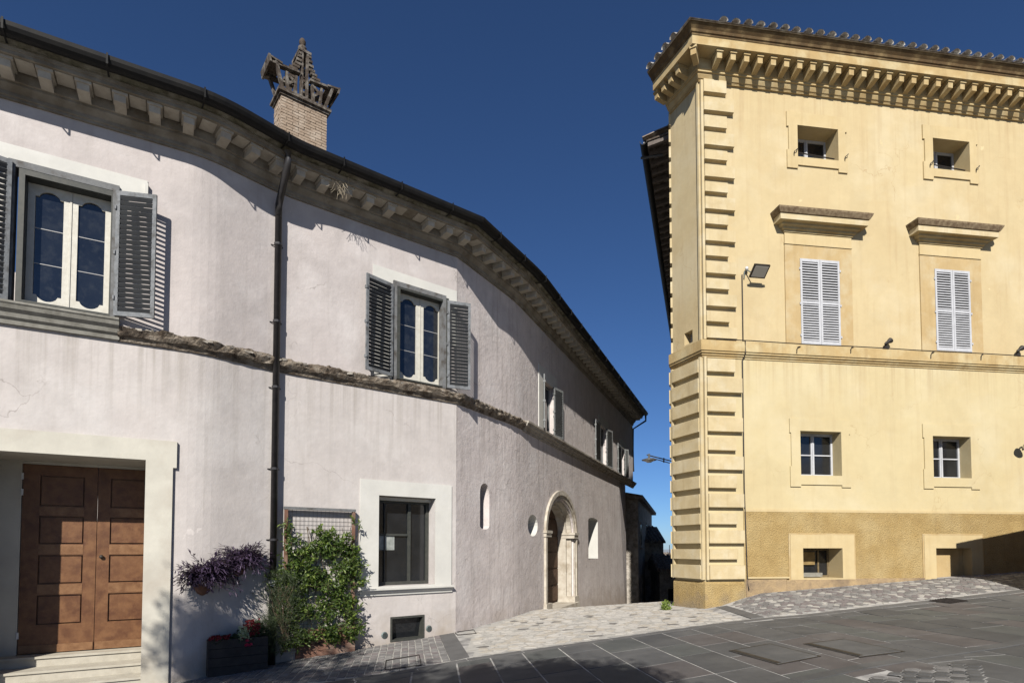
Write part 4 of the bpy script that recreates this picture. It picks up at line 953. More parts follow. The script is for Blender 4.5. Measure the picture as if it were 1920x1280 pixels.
# cornice
YPC = [Lc, K, E2]
fz = WY.uv(1440, 170)[1]
build('frieze', MB().sweep(YPC, [(-.05, fz), (.06, fz), (.06, ZC+.16), (-.05, ZC+.16)]), YELC, YB)
ZK = ZC
build('cornice_base', MB().sweep(YPC, [(-.05, ZK+.14), (.05, ZK+.14), (.05, ZK+.18), (.08, ZK+.20), (.12, ZK+.27), (.12, ZK+.30), (.16, ZK+.31), (.16, ZK+.35), (.18, ZK+.36), (.18, ZK+.62), (-.05, ZK+.62)]), YELC, YB)
build('cornice_corona', MB().sweep(YPC, [(-.05, ZK+.622), (.55, ZK+.622), (.55, ZK+.82), (.56, ZK+.83), (-.05, ZK+.83)]), YELC, YB)
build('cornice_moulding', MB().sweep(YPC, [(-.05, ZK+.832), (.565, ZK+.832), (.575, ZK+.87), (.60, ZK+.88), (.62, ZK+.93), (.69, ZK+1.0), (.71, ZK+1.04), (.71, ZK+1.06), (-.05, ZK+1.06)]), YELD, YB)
mm = MB().box(-.085, .085, .175, .50, .565, .619); mm.add([(-.065, -.175, .565), (.065, -.175, .565), (.065, -.475, .565), (-.065, -.475, .565), (-.065, -.175, .36), (.065, -.175, .36), (.065, -.465, .42), (-.065, -.465, .42)], [(0, 1, 2, 3), (4, 5, 6, 7), (0, 1, 5, 4), (1, 2, 6, 5), (2, 3, 7, 6), (3, 0, 4, 7)])
mme = mm.mesh('modillion', YELC)
t = .30
while t < WY.L: q = Vector(WY.at(t)); link('modillion', mme, YB, frameM(q, WY.d, ZK)); t += .350
for k in range(4): q = Vector(WC.at(WC.L-.24-k*.29)); link('modillion', mme, YB, frameM(q, WC.d, ZK))
dg = (WY.n+WC.n).normalized(); q = Vector(K)+dg*.14; link('modillion', mme, YB, frameM(q, Vector((-dg.y, dg.x)), ZK))
# roof with lichened tiles
RP = [S1, tuple(Vector(Lc)+Vector((.31, .951))*.6)]
roof(YB, [Lc, K, E2], ZK+1.10, .74, -.9, .42, TILEY, .312, .105, .45, 2, 4)
# side eave: rafters, boards, gutter
ZG = 12.95
SP = [S1, tuple(Vector(Lc)+Vector((.31, .951))*.30)]
mb = MB().sweep(SP, [(-.05, ZG+.02), (.66, ZG-.10), (.66, ZG-.06), (-.05, ZG+.06)]); build('eave_boards', mb, BRICKD, YB)
rm = MB().add([(-.05, .05, -.10), (.05, .05, -.10), (.05, -.62, -.22), (-.05, -.62, -.22), (-.05, .05, .012), (.05, .05, .012), (.05, -.62, -.10), (-.05, -.62, -.10)], [(0, 1, 2, 3), (4, 5, 6, 7), (0, 1, 5, 4), (1, 2, 6, 5), (2, 3, 7, 6), (3, 0, 4, 7)]).mesh('rafter', mat('weathered rafter', (.20, .17, .15), (.12, .10, .09), 8, .9))
t = .3
while t < plen(SP): q, d_ = walk(SP, t); link('rafter', rm, YB, frameM(q, d_, ZG)); t += .42
gp = [(.74+.10*math.cos(a), ZG-.06+.11*math.sin(a)) for a in [math.pi+math.pi*k/8 for k in range(9)]]; gpi = [(.74+.088*math.cos(a), ZG-.06+.098*math.sin(a)) for a in [2*math.pi-math.pi*k/8 for k in range(9)]]
build('gutter', MB().sweep(SP, gp+gpi), DARKM, YB)
roof(YB, SP, ZG+.04, .72, -4, 1.3, TILE, .25, .09, .42, 1, 3)
q = Vector(SP[1])
pz_ = (1027-877)/1100*33+H
e_ = offs(SP, 0, .74); pp = Vector(walk(SP, 3.2)[0])+WS.n*.42
build('downpipe', MB().tube([(pp.x+.0, pp.y, ZG-.15), (pp.x, pp.y, pz_)], .06, 8), DARKM, YB)
a_ = Vector(SP[1])+WS.n*.1; b_ = Vector(SP[1])+WS.n*.70
build('gutter_bar', MB().tube([(b_.x, b_.y+.5, ZG-.22), (a_.x, a_.y+.5, ZG-.25)], .035, 8), PIPE, YB)
# quoins
def qblock(W, u0, u1, z0, z1, p=.11, bev=.05):
    mb = MB(); a = .018
    mb.add([(u0, 0, z0), (u1, 0, z0), (u1, 0, z1), (u0, 0, z1), (u0+a, -p, z0+.012), (u1-.004, -p, z0+.012), (u1-.004, -p, z1-.004), (u0+a, -p, z1-.004)], [(4, 5, 6, 7), (0, 1, 5, 4), (1, 2, 6, 5), (2, 3, 7, 6), (3, 0, 4, 7)])
    return build('quoin', mb, YELQ, YB, W.M)
ylist = [153, 182, 216, 247, 280, 307, 339, 367, 399, 427, 458, 486, 518, 547, 579, 608, 638.5]
for i in range(len(ylist)-1):
    long_ = i % 2 == 1
    z1 = WY.uv(1340, ylist[i]-1.5)[1]-.085; z0 = WY.uv(1340, ylist[i+1]-1.5)[1]+.0
    if i == 0: z1 += .05
    ue = WY.uv(1375 if long_ else 1361.5, 400)[0]
    qblock(WY, .055, ue, z0, z1-.03)
    qblock(WS, WS.L-.30, WS.L-.0, z0, z1-.03, .05)
build('quoin_strip', MB().box(.0, .06, -.001, .085, ZSt+.02, fz), YELQ, YB, WY.M)
build('quoin_strip', MB().box(WC.L-.06, WC.L, -.001, .05, ZSt+.02, fz), YELQ, YB, WC.M)
ylo = [668, 700, 738, 774, 811, 846, 882, 916, 952, 983.5, 1019, 1049, 1086]
for i in range(len(ylo)-1):
    long_ = i % 2 == 1
    z1 = WY.uv(1350, ylo[i])[1]-.095; z0 = WY.uv(1350, ylo[i+1])[1]+.005
    if i == 0: z1 += .04
    ue = WY.uv(1390 if (long_ or i == 11) else 1377, 850)[0]
    qblock(WY, .05, ue, z0, z1-.03, .11); qblock(WC, .06, WC.L-.05, z0, z1-.03, .11); qblock(WS, WS.L-.3, WS.L-.02, z0, z1-.03, .11)
zq = WY.uv(1350, 1086)[1]
build('quoin_strip', MB().box(.0, .055, -.001, .085, zq, ZSt-.4), YELQ, YB, WY.M); build('quoin_strip', MB().box(WC.L-.055, WC.L, -.001, .085, zq, ZSt-.4), YELQ, YB, WC.M)
build('quoin_strip', MB().box(0, .055, -.001, .085, zq, ZSt-.4), YELQ, YB, WC.M)
# rough base of the corner
bp_ = MB().sweep([tuple(Vector(Lc)+Vector((.31, .951))*.3), Lc, K, WY.at(pu0-.02)], [(-.05, -.6), (.055, -.6), (.05, zq-.10), (.03, zq-.05), (-.05, zq-.04)]); build('corner_base', bp_, ROUGH, YB)
for a_, b_ in ((pu0+.02, B1o[0]-.45), (B1o[1]+.36, B2o[0]-.34), (B2o[1]+.4, WY.L)): build('base_course', MB().box(a_, b_, .0, .05, -.5, 1.0), BASEP, YB, WY.M)
build('base_course', MB().box(B1o[0]-.45, B1o[1]+.36, 0, .06, -.5, B1o[2]-.03), BASEP, YB, WY.M)
# projecting root-like iron stay at the corner foot
kx, kz = WY.uv(1326, 1108)
# surrounds
def surround(o, l, r, t, b, eu, ez, p=.035, m=OCHL):
    u0, u1, z0, z1 = o
    outer = [(u0-l, z0-b-ez), (u0-.0, z0-b-ez), (u0-.0, z0-b), (u1+.0, z0-b), (u1+.0, z0-b-ez), (u1+r, z0-b-ez), (u1+r, z0+.2*(z1-z0)), (u1+r-eu, z0+.2*(z1-z0)), (u1+r-eu, z1-.05), (u1+r, z1-.05), (u1+r, z1+t), (u0-l, z1+t), (u0-l, z1-.05), (u0-l+eu, z1-.05), (u0-l+eu, z0+.2*(z1-z0)), (u0-l, z0+.2*(z1-z0))]
    build('window_surround', MB().plate(outer, [loop(u0+.001, u1-.001, z0+.001, z1-.001)], -.002, p), m, YB, WY.M)
    # plastered reveal lining
    build('reveal', MB().add([(u0+.002, -.01, z0+.002), (u0+.002, .49, z0+.002), (u0+.002, .49, z1-.002), (u0+.002, -.01, z1-.002), (u1-.002, -.01, z0+.002), (u1-.002, .49, z0+.002), (u1-.002, .49, z1-.002), (u1-.002, -.01, z1-.002)], [(0, 1, 2, 3), (4, 5, 6, 7), (3, 2, 6, 7), (0, 1, 5, 4)]), m, YB, WY.M)
for o in (U1o, U2o): surround(o, .29, .25, .33, .21, .05, .09)
for o in (L1o, L2o): surround(o, .28, .25, .30, .23, .035, .055, .03, YELL)
def ywin(o, p, rows=2):
    u0, u1, z0, z1 = o; um = (u0+u1)/2; H_ = []
    xs_ = [(u0+.05, um-.045), (um+.045, u1-.05)]
    for a, b in xs_:
        for k in range(rows): zz0 = z0+.05+(z1-z0-.1)*k/rows; zz1 = z0+.05+(z1-z0-.1)*(k+1)/rows; H_.append(loop(a, b, zz0+.015, zz1-.015))
    wf = build('window', MB().plate(loop(u0+.002, u1-.002, z0+.002, z1-.002), H_, p, p+.06).box(um-.012, um+.012, p+.06, p+.075, z0+.02, z1-.02), WPAINT, YB, WY.M)
    for h in H_: build('pane', MB().box(h[0][0]-.01, h[1][0]+.01, p+.02, p+.027, h[0][1]-.01, h[2][1]+.01), GLASSY, wf, WY.M)
    return wf
ywin(U1o, -.5, 1); ywin(U2o, -.5, 1); ywin(L1o, -.36); ywin(L2o, -.36); q = L1o; ywin((q[0]+2*dU, q[1]+2*dU, q[2], q[3]), -.35); q = U1o; ywin((q[0]+2*dU, q[1]+2*dU, q[2], q[3]), -.35, 1)
for o in (U1o, U2o):
    z_ = o[2]+.14; build('guard_bar', MB().tube([(o[0]-.05, .03, z_+.03), (o[0]+.02, .02, z_), (o[1]-.02, .1, z_-.01)], .016, 6), IRON, YB, WY.M)
    for uu in (o[0]-.12, o[1]+.16): build('shutter_hook', MB().tube([(uu+.03, .02, o[2]+.06-.28+.1), (uu, -.07, o[2]+.10), (uu+.06, -.09, o[2]+.14), (uu+.10, -.05, o[2]+.19)], .012, 5), IRON, YB, WY.M)
# middle windows: ochre field, lintel fillet, hooded cornice, closed shutters
for o, (sx0_, sx1_), (px0, px1, pyt) in ((M1o, (1471.4, 1597), (1467, 1605, 393)), (M2o, (1724.5, 1839), (1729, 1842, 421))):
    u0, u1, z0, z1 = o; s0, s1 = WY.uv(sx0_, 550)[0], WY.uv(sx1_, 560)[0]; zl = z1+.34
    build('window_surround', MB().plate(loop(s0, s1, ZSt+.03, zl), [loop(*o)], -.002, .03), OCH, YB, WY.M)
    build('lintel', MB().box(s0-.01, s1+.01, -.001, .05, zl+.002, zl+.05).box(s0, s1, -.001, .035, zl+.052, zl+.30), OCHL, YB, WY.M)
    Pp = [WY.at(s0+.03, -.02), WY.at(s0+.03, 0), WY.at(s1-.03, 0), WY.at(s1-.03, -.02)]
    Pp = [WY.at(s0+.03, -.3), WY.at(s0+.03, 0), WY.at(s1-.03, 0), WY.at(s1-.03, -.3)]
    zb2 = zl+.30
    def hood(prof, m, nm='hood'): 
        mb = MB(); 
        for i in range(len(prof)-1):
            (pa, za), (pb_, zb3) = prof[i], prof[i+1]
            def rg(p, z): return [(s0+.03-p, .0, z), (s0+.03-p, -p, z), (s1-.03+p, -p, z), (s1-.03+p, .0, z)]
            r0, r1 = rg(pa, za), rg(pb_, zb3); mb.add(r0+r1, [(0, 1, 5, 4), (1, 2, 6, 5), (2, 3, 7, 6)])
        return build(nm, mb, m, YB, WY.M)
    hood([(.03, zb2), (.06, zb2), (.06, zb2+.04), (.11, zb2+.06), (.11, zb2+.10), (.18, zb2+.13), (.18, zb2+.17), (.30, zb2+.18)], YELC)
    hood([(.30, zb2+.18), (.30, zb2+.32)], YELQ); hood([(.30, zb2+.32), (.33, zb2+.33), (.38, zb2+.42), (.39, zb2+.46), (.0, zb2+.50)], PEDT)
    um = (u0+u1)/2
    def ysh(a, b):
        M = WY.M @ Matrix.Translation((a, 0, z0)); W_ = b-a; h = z1-z0; fw = .05; th = .03; y0_ = .012
        mb = MB().box(0, fw, y0_, y0_+th, 0, h).box(W_-fw, W_, y0_, y0_+th, 0, h).box(fw, W_-fw, y0_+.001, y0_+th-.001, 0, .09).box(fw, W_-fw, y0_+.001, y0_+th-.001, h-.07, h).box(fw, W_-fw, y0_+.001, y0_+th-.001, h*.49-.03, h*.49+.03)
        for hz in (.1, .47, .88): mb.box(-.03 if a < um-.1 else W_-.005, .005 if a < um-.1 else W_+.03, y0_+.02, y0_+th+.012, h*hz-.025, h*hz+.025)
        sh = build('shutter', mb, WPAINT, YB, M)
        sm = MB().obox((0, 0, 0), (W_/2-fw+.003, 0, 0), (0, .013, .0185), (0, .004, -.003)).mesh('slat', WPAINT)
        for za, zb3 in ((.09, h*.49-.03), (h*.49+.03, h-.07)):
            n = 15
            for k in range(n): link('slat', sm, sh, M @ Matrix.Translation((W_/2, -(y0_+th/2), za+(k+.5)*(zb3-za)/n)))
    ysh(u0+.004, um-.004); ysh(um+.004, u1-.004)
    build('window', MB().box(u0, u1, -.045, -.04, z0, z1), dark_in, YB, WY.M)
# basement openings
for o, kind_ in ((B1o, 0), (B2o, 1)):
    u0, u1, z0, z1 = o
    build('window_surround', MB().plate(loop(u0-.33, u1+.32, z0-.16, z1+.33), [loop(u0+.001, u1-.001, z0+.001, z1-.001)], .0, .055), OCHL, YB, WY.M)
    build('surround_edge', MB().box(u0-.37, u1+.36, .0, .045, z1+.332, z1+.365).box(u0-.37, u0-.332, .0, .045, z0-.16, z1+.33).box(u1+.322, u1+.36, 0, .045, z0-.16, z1+.33), OCH, YB, WY.M)
    if kind_ == 0:
        build('reveal', MB().add([(u0+.002, -.05, z0+.002), (u0+.002, .5, z0+.002), (u0+.002, .5, z1-.002), (u0+.002, -.05, z1-.002), (u1-.002, -.05, z0+.002), (u1-.002, .5, z0+.002), (u1-.002, .5, z1-.002), (u1-.002, -.05, z1-.002)], [(0, 1, 2, 3), (4, 5, 6, 7), (3, 2, 6, 7), (0, 1, 5, 4)]), OCHL, YB, WY.M)
        wf = build('window', MB().plate(loop(u0, u1, z0, z1), [loop(u0+.05, u1-.32, z0+.05, z1-.06), loop(u1-.28, u1-.05, z0+.05, z1-.06)], -.5, -.45), mat('old window wood', (.25, .19, .10), (.14, .10, .05), 9), YB, WY.M)
        build('pane', MB().box(u0, u1, -.49, -.48, z0, z1), GLASSY, wf, WY.M)
        build('board', MB().box(u0+.06, u1-.42, -.44, -.42, z0+.32, z1-.1), mat('yellowed board', (.36, .25, .10), (.22, .15, .06), 7), wf, WY.M)
        build('ledge', MB().box(u0+.1, u1-.3, -.44, -.30, z0+.02, z0+.12), SILLM, wf, WY.M)
    else:
        build('infill', MB().box(u0-.02, u1+.02, -.34, -.20, z0-.02, z1+.02), OCH, YB, WY.M)
        build('reveal', MB().add([(u0+.002, -.05, z0+.002), (u0+.002, .2, z0+.002), (u0+.002, .2, z1-.002), (u0+.002, -.05, z1-.002), (u1-.002, -.05, z0+.002), (u1-.002, .2, z0+.002), (u1-.002, .2, z1-.002), (u1-.002, -.05, z1-.002)], [(0, 1, 2, 3), (4, 5, 6, 7), (3, 2, 6, 7), (0, 1, 5, 4)]), OCH, YB, WY.M)
build('ledge', MB().box(WY.uv(1400, 1085)[0], B1o[0]-.38, .02, .075, 1.02, 1.06), OCHL, YB, WY.M)
# iron shutter stays on the string course and the cable
for px, py in ((1493, 655), (1594, 655), (1744, 665), (1838, 668)):
    u_, z_ = WY.uv(px, py, .1); build('shutter_stay', MB().tube([(u_, -.115, z_-.10), (u_, -.13, z_+.0), (u_+.02, -.14, z_+.05), (u_+.10, -.12, z_+.07)], .012, 5), IRON, YB, WY.M)
def tube_thing(name, lab, cat, W, pts, r, m, n=6):
    x, y = W.at(pts[0][0], pts[0][1]); root = link(name, MB().tube([(a, -b, c) for a, b, c in pts], r, n).mesh(name, m), None, W.M); root['label'] = lab; root['category'] = cat; return root
cu_ = WY.uv(1391.5, 600)[0]; cz_ = WY.uv(1391, 516)[1]
tube_thing('cable', 'dark vertical cable down the yellow facade beside the quoins', 'cable', WY, [(cu_, .03, cz_), (cu_, .03, ZSt+.03), (cu_, .13, ZSt+.01), (cu_, .13, ZSt-.27), (cu_+.01, .10, ZSt-.32), (cu_-.03, .04, ZSt-.42), (cu_-.03, .03, 3.2), (cu_+.01, .04, .9), (cu_+.02, .09, .75)], .014, IRON)
tube_thing('cable', 'thin dark horizontal cable lying on top of the yellow string course', 'cable', WY, [(.3, .115, ZSt+.02)]+[(.3+k*.9, .115+.004*math.sin(k*2.1), ZSt+.02+.006*math.sin(k*1.7)) for k in range(1, 16)], .012, IRON)
# floodlight with white sensor ball
fu, fz_ = WY.uv(1397, 512)
fl = thing('floodlight', 'square black floodlight on a pole bracket on the yellow facade, white ball above it', 'floodlight', (*WY.at(fu), fz_))
M0 = WY.M
build('bracket', MB().tube([(fu-.04, -.02, fz_-.15), (fu-.04, -.04, fz_+.02), (fu+.02, -.10, fz_+.02), (fu+.10, -.20, fz_-.10)], .015, 6), GALV, fl, M0)
R_ = M0 @ Matrix.Translation((fu+.20, -.32, fz_-.10)) @ Matrix.Rotation(math.radians(-38), 4, 'X')
hd = build('housing', MB().box(-.20, .20, -.165, .165, -.0, .05).box(-.14, .14, -.12, .12, .05, .08), IRON, fl, R_)
build('lens', MB().box(-.17, .17, -.135, .135, -.006, .002), LAMPW, hd, R_)
build('sensor_ball', MB().lathe([(.002, -.045), (.03, -.036), (.045, 0), (.03, .036), (.002, .045)], (fu+.0, -.08, fz_+.08), 12), WHITEPL, fl, M0, smooth=True)
# two small spotlights on the string course
for px, py, lab in ((1662, 640, 'small dark spotlight on the yellow string course between the two shuttered windows'), (1909, 655, 'small dark spotlight on the yellow string course at the right edge of the photo')):
    u_, z_ = WY.uv(px, py, .08); sp0 = thing('spotlight', lab, 'spotlight', (*WY.at(u_, .08), ZSt), 'small spotlights on the string course')
    build('stand', MB().box(u_-.06, u_+.05, .03, .10, ZSt+.0, ZSt+.07).box(u_-.03, u_+.02, .05, .08, ZSt+.07, ZSt+.13), IRON, sp0, M0)
    Rm = M0 @ Matrix.Translation((u_+.04, -.10, ZSt+.20)) @ Matrix.Rotation(math.radians(58), 4, 'Y')
    build('lamp_head', MB().lathe([(.02, -.12), (.035, -.08), (.04, -.02), (.065, .05), (.07, .08), (.06, .082)], (0, 0, 0), 10), IRON, sp0, Rm, smooth=False)
    build('lens', MB().lathe([(.001, .076), (.058, .078), (.001, .086)], (0, 0, 0), 10), LAMPW, sp0, Rm)
# wall lamp at the right edge
u_, z_ = WY.uv(1925, 835, .1); wl = thing('wall_lamp', 'dark wall lamp with curved bracket at the right edge of the yellow facade', 'wall lamp', (*WY.at(u_), z_))
build('bracket', MB().tube([(u_+.15, 0, z_+.02), (u_+.05, -.05, z_-.02), (u_-.03, -.12, z_+.0), (u_-.10, -.3, z_+.12), (u_-.14, -.42, z_+.28), (u_-.22, -.48, z_+.30), (u_-.28, -.5, z_+.24)], .018, 7).tube([(u_+.02, -.08, z_+.0), (u_-.03, -.14, z_+.1), (u_+.0, -.12, z_+.13)], .010, 5), IRON, wl, M0)
build('lamp_shade', MB().lathe([(.03, .13), (.09, .10), (.13, .03), (.135, 0), (.12, 0), (.08, .05)], (u_-.29, -.5, z_+.14), 16), LAMPG, wl, M0, smooth=True)
build('bulb', MB().lathe([(.002, -.07), (.05, -.05), (.06, 0), (.04, .05)], (u_-.29, -.5, z_+.14), 12), LAMPW, wl, M0, smooth=True)
# hanging street lamp on the alley side
sl_ = ray(1217, 862)*17.0; lx, ly, lz = sl_.x, sl_.y, sl_.z+H
sq = Vector(walk([Lc, S1], 4.0)[0])
st_ = thing('street_lamp', 'saucer shaped street lamp on a double arm reaching over the alley from the yellow palazzo', 'street lamp', (lx, ly, lz))
wx = sq.x-.0; wy = sq.y
e3 = Vector((wx, wy)); dirx = (Vector((lx, ly))-e3)
build('arm', MB().tube([(wx, wy, lz+.20), (lx-.06, ly, lz+.15)], .018, 6).tube([(wx, wy, lz-.02), (wx+dirx.x*.35, wy+dirx.y*.35, lz+.10), (wx+dirx.x*.9, wy+dirx.y*.9, lz+.085)], .014, 6).tube([(wx+dirx.x*.55, wy+dirx.y*.55, lz+.06), (wx+dirx.x*.55, wy+dirx.y*.55, lz+.2)], .022, 6).tube([(lx, ly, lz+.18), (lx, ly, lz+.03)], .03, 8), LAMPG, st_)
build('lamp_shade', MB().lathe([(.03, .06), (.08, .05), (.20, .015), (.215, -.005), (.2, -.012), (.17, -.01)], (lx, ly, lz), 24), LAMPG, st_, smooth=True)
build('diffuser', MB().lathe([(.17, -.012), (.12, -.04), (.08, -.05), (.07, -.07), (.002, -.075)], (lx, ly, lz), 24), LAMPW, st_, smooth=True)

# ================================================================== PLANTERS AND PLANTS
def leaf(mb, c, d, up, L, W, fold=.25):
    c, d, up = Vector(c), Vector(d).normalized(), Vector(up); s = d.cross(up)
    if s.length < .01: s = d.cross(Vector((1, .2, .1)))
    s.normalize(); n = s.cross(d)
    p0 = c; p1 = c+d*L*.5+s*W/2+n*fold*W; p2 = c+d*L; p3 = c+d*L*.5-s*W/2+n*fold*W; pm = c+d*L*.5
    mb.add([p0, p1, p2, p3, pm], [(0, 1, 4), (1, 2, 4), (0, 4, 3), (4, 2, 3)])
def rdir(): v = Vector((random.gauss(0, 1), random.gauss(0, 1), random.gauss(0, 1))); return v.normalized()
def gw(x, y): return Vector((*gpix(x, y),))
def planter(name, lab, fl_, fr_, ztl, W, mats, nb, legs=True):
    a, b = Vector(fl_), Vector(fr_); d = (b-a).normalized(); n = Vector((d.y, -d.x)); L = (b-a).length
    # depth back to the wall
    dep = .34
    base = min(G(*a), G(*b)); M = frameM(a, d, 0); root = thing(name, lab, 'planter', (*((a+b)/2-n*dep/2), base), 'wooden planter boxes against the pink wall')
    h = ztl-base
    for k in range(nb):
        z0 = base+.02+(h-.02)*k/nb; z1 = base+.02+(h-.02)*(k+1)/nb-.006; m = random.choice(mats)
        build('board', MB().box(.0, L, -.028, U(-.003, .003), z0, z1), m, root, M)
        build('board', MB().box(L-.001, L+.024, -dep, -.0, z0, z1), m, root, M); build('board', MB().box(-.024, .001, -dep, -.0, z0, z1), m, root, M)
        build('board', MB().box(.0, L, -dep, -dep+.025, z0, z1), m, root, M)
    for u_ in (.005, L-.065): build('corner_post', MB().box(u_, u_+.06, -.09, -.03, base, base+h), mats[0], root, M)
    build('soil', MB().box(.01, L-.01, -dep+.03, -.03, base+.1, base+h-.05), SOIL, root, M)
    return root, M, L, dep, base, h
za = H+(WCD.uv(600, 1173, .45)[1]-H)
f1, f2 = gpix(540, 1238), gpix(663, 1221)
p2_ = planter('wooden_planter', 'reddish wooden planter box under the trellis of climbing jasmine', f1, f2, G(*f2)+.47, WCD, [PWOOD], 4)
g1, g2 = gpix(392, 1271), gpix(499, 1254)
p1_ = planter('wooden_planter', 'wooden planter box with shade-darkened boards and red flowers, left of the downpipe', g1, g2, G(*g1)+.60, WBC, [PWOODD], 4)
# trellis: wooden frame with wire mesh
r_, M, L, dep, base, h = p2_
aW = Vector(f1); dW = (Vector(f2)-Vector(f1)).normalized()
tu0, tz1 = WCD.uv(535, 954, .12); tu1 = WCD.uv(666, 1000, .12)[0]; tzb = base+h-.35
tr = thing('trellis', 'tall wooden trellis frame with square wire mesh, standing behind the reddish planter', 'trellis', (*WCD.at((tu0+tu1)/2, .1), base+h))
build('frame_post', MB().box(tu0, tu0+.05, .06, .12, tzb, tz1), PWOOD, tr, WCD.M); build('frame_post', MB().box(tu1-.05, tu1, .06, .12, tzb-.3, tz1), PWOOD, tr, WCD.M)
build('frame_rail', MB().box(tu0-.01, tu1+.01, .055, .125, tz1+.001, tz1+.05), GREYF, tr, WCD.M)
wm = MB(); k = tu0+.06
while k < tu1-.05: wm.tube([(k, -.085, tzb), (k, -.085, tz1)], .0025, 3, False); k += .075
k = tzb
while k < tz1: wm.tube([(tu0+.04, -.085, k), (tu1-.04, -.085, k)], .0025, 3, False); k += .075
build('wire_mesh', wm, IRON, tr, WCD.M, kind='stuff')
# climbing jasmine
vn = thing('climbing_jasmine', 'leafy green climbing jasmine covering the trellis by the downpipe', 'climbing plant', (*WCD.at((tu0+tu1)/2, .2), base+h))
lb, ls = MB(), MB(); stems = MB()
def dens(u, z):
    v = (z-tzb)/(tz1-tzb); nn = noise.noise(Vector((u*3.2, z*3.2, 1.7)))*.8+noise.noise(Vector((u*8, z*8, 4.7)))*.45
    e = .42-max(0, v-.70)*2.3-(.2 if v < .2 else 0); return nn+e
shoots = []
while len(shoots) < 1150:
    u = U(tu0-.22, tu1+.12); z = U(tzb+.05, tz1+.04)
    out = max(0, tu0-u, u-tu1)
    if dens(u, z) > .19+out*2: shoots.append((u, z))
for (u, z) in shoots:
    p = .10+abs(random.gauss(0, .07)); c = Vector((u, -p, z)); g_ = Vector((U(-1, 1), U(-1.3, .1), U(-.2, 1))).normalized(); ln = U(.06, .16)
    stems.tube([c-g_*.05, c+g_*ln], .0025, 3, False)
    for k in range(7):
        t = k/6; q = c+g_*ln*t; dr = (g_*.6+rdir()).normalized(); (lb if (t > .6 and rnd() < .7) else ls)
        leaf(lb if (t > .55 and rnd() < .42) else ls, q, dr, rdir(), U(.04, .105), U(.024, .044))
build('foliage', ls, LEAF, vn, WCD.M, kind='stuff'); build('young_foliage', lb, LEAFB, vn, WCD.M, kind='stuff')
for k in range(9):
    u = tu0+.1+(tu1-tu0-.2)*k/8; pts = [(u, -.14, base+h-.08)]
    while pts[-1][2] < tz1-.4: pts.append((pts[-1][0]+U(-.06, .06), -.11+U(-.02, .02), pts[-1][2]+.15))
    stems.tube(pts, .006, 4)
build('stems', stems, STEM, vn, WCD.M)
# feathery grey-green bush spilling between the planters
fb = thing('feathery_shrub', 'feathery grey green cypress-like shrub spilling between the two planters', 'shrub', (*gpix(520, 1235), G(*gpix(520, 1235))))
c0v = Vector((*WCD.at(WCD.uv(540, 1130, .35)[0], .32), 0)); mb = MB(); stm = MB()
for k in range(900):
    a = U(0, 1); base_p = Vector((c0v.x+U(-.28, .22), c0v.y+U(-.1, .05)-.1, .35+U(0, .25)))
    zt_ = .15+1.15*(a**1.0); q = Vector((c0v.x+random.gauss(-.05, .17)*(1.1-.3*a), c0v.y-.08+random.gauss(0, .10), zt_))
    d_ = (q-Vector((c0v.x, c0v.y, .3))).normalized()+rdir()*.5
    for s_ in range(9): leaf(mb, q+d_*.012*s_, (d_+rdir()*1.0), rdir(), U(.02, .045), .007)
for k in range(500):
    q = Vector((c0v.x+random.gauss(-.27, .13), c0v.y-.18+random.gauss(0, .08), U(-.05, .62))); d_ = Vector((U(-.6, .4), U(-.5, 0), U(-.9, .5)))
    for s_ in range(9): leaf(mb, q+d_*.014*s_, (d_+rdir()*.8), rdir(), U(.02, .045), .007)
for k in range(12): stm.tube([(c0v.x+U(-.1, .1), c0v.y-.03, .15), (c0v.x+U(-.25, .15), c0v.y-.05, .7), (c0v.x+U(-.3, .2), c0v.y-.06, 1.1)], .006, 4)
build('foliage', mb, LEAFD, fb, kind='stuff'); build('stems', stm, STEM, fb)
# red flowers in the dark planter
r_, M, L, dep, base, h = p1_
fl_ = thing('red_flowers', 'dark red and pink flowers with variegated leaves growing in the dark planter', 'flowers', (M @ Vector((L/2, dep/2, base+h)))[:])
g_, rd, pk, wh = MB(), MB(), MB(), MB()
for k in range(330):
    u = U(.0, L+.05); hh = .08+.22*ss((u/L-.4)/.4)*(1-ss((u/L-.85)/.3)); c = Vector((u, U(.0, dep-.05), base+h-.06+U(0, 1)*hh)); 
    for s_ in range(4): leaf(g_, c, rdir()+Vector((0, -.3, .3)), rdir(), U(.03, .07), U(.015, .035))
for k in range(120):
    u = L*random.choice((.06, .1, .3, .62, .7, .75, .8))+U(-.06, .06); hh = .05+.24*ss((u/L-.4)/.3); c = Vector((u, U(-.06, dep*.5), base+h+hh*U(.1, 1)))
    for s_ in range(6): a = s_*1.05; leaf(rd, c, (math.cos(a), -.6, math.sin(a)), (0, -1, 0), U(.02, .035), .02)
for k in range(9):
    c = Vector((L*.66+U(-.05, .05), -.06+U(-.02, .02), base+h-.07+U(-.05, .04)))
    for s_ in range(6): a = s_*1.05; leaf(pk, c, (math.cos(a), -.6, math.sin(a)), (0, -1, 0), .03, .022)
for k in range(60):
    c = Vector((L*.58+U(-.07, .09), -.03+U(-.05, .06), base+h+.06+U(-.10, .12)))
    for s_ in range(3): leaf(wh, c, rdir()+Vector((0, -.4, 0)), rdir(), U(.03, .05), .025)
build('foliage', g_, LEAFD, fl_, M, kind='stuff'); build('red_blooms', rd, LEAFR, fl_, M, kind='stuff'); build('pink_blooms', pk, LEAFK, fl_, M, kind='stuff'); build('variegated_leaves', wh, LEAFW, fl_, M, kind='stuff')
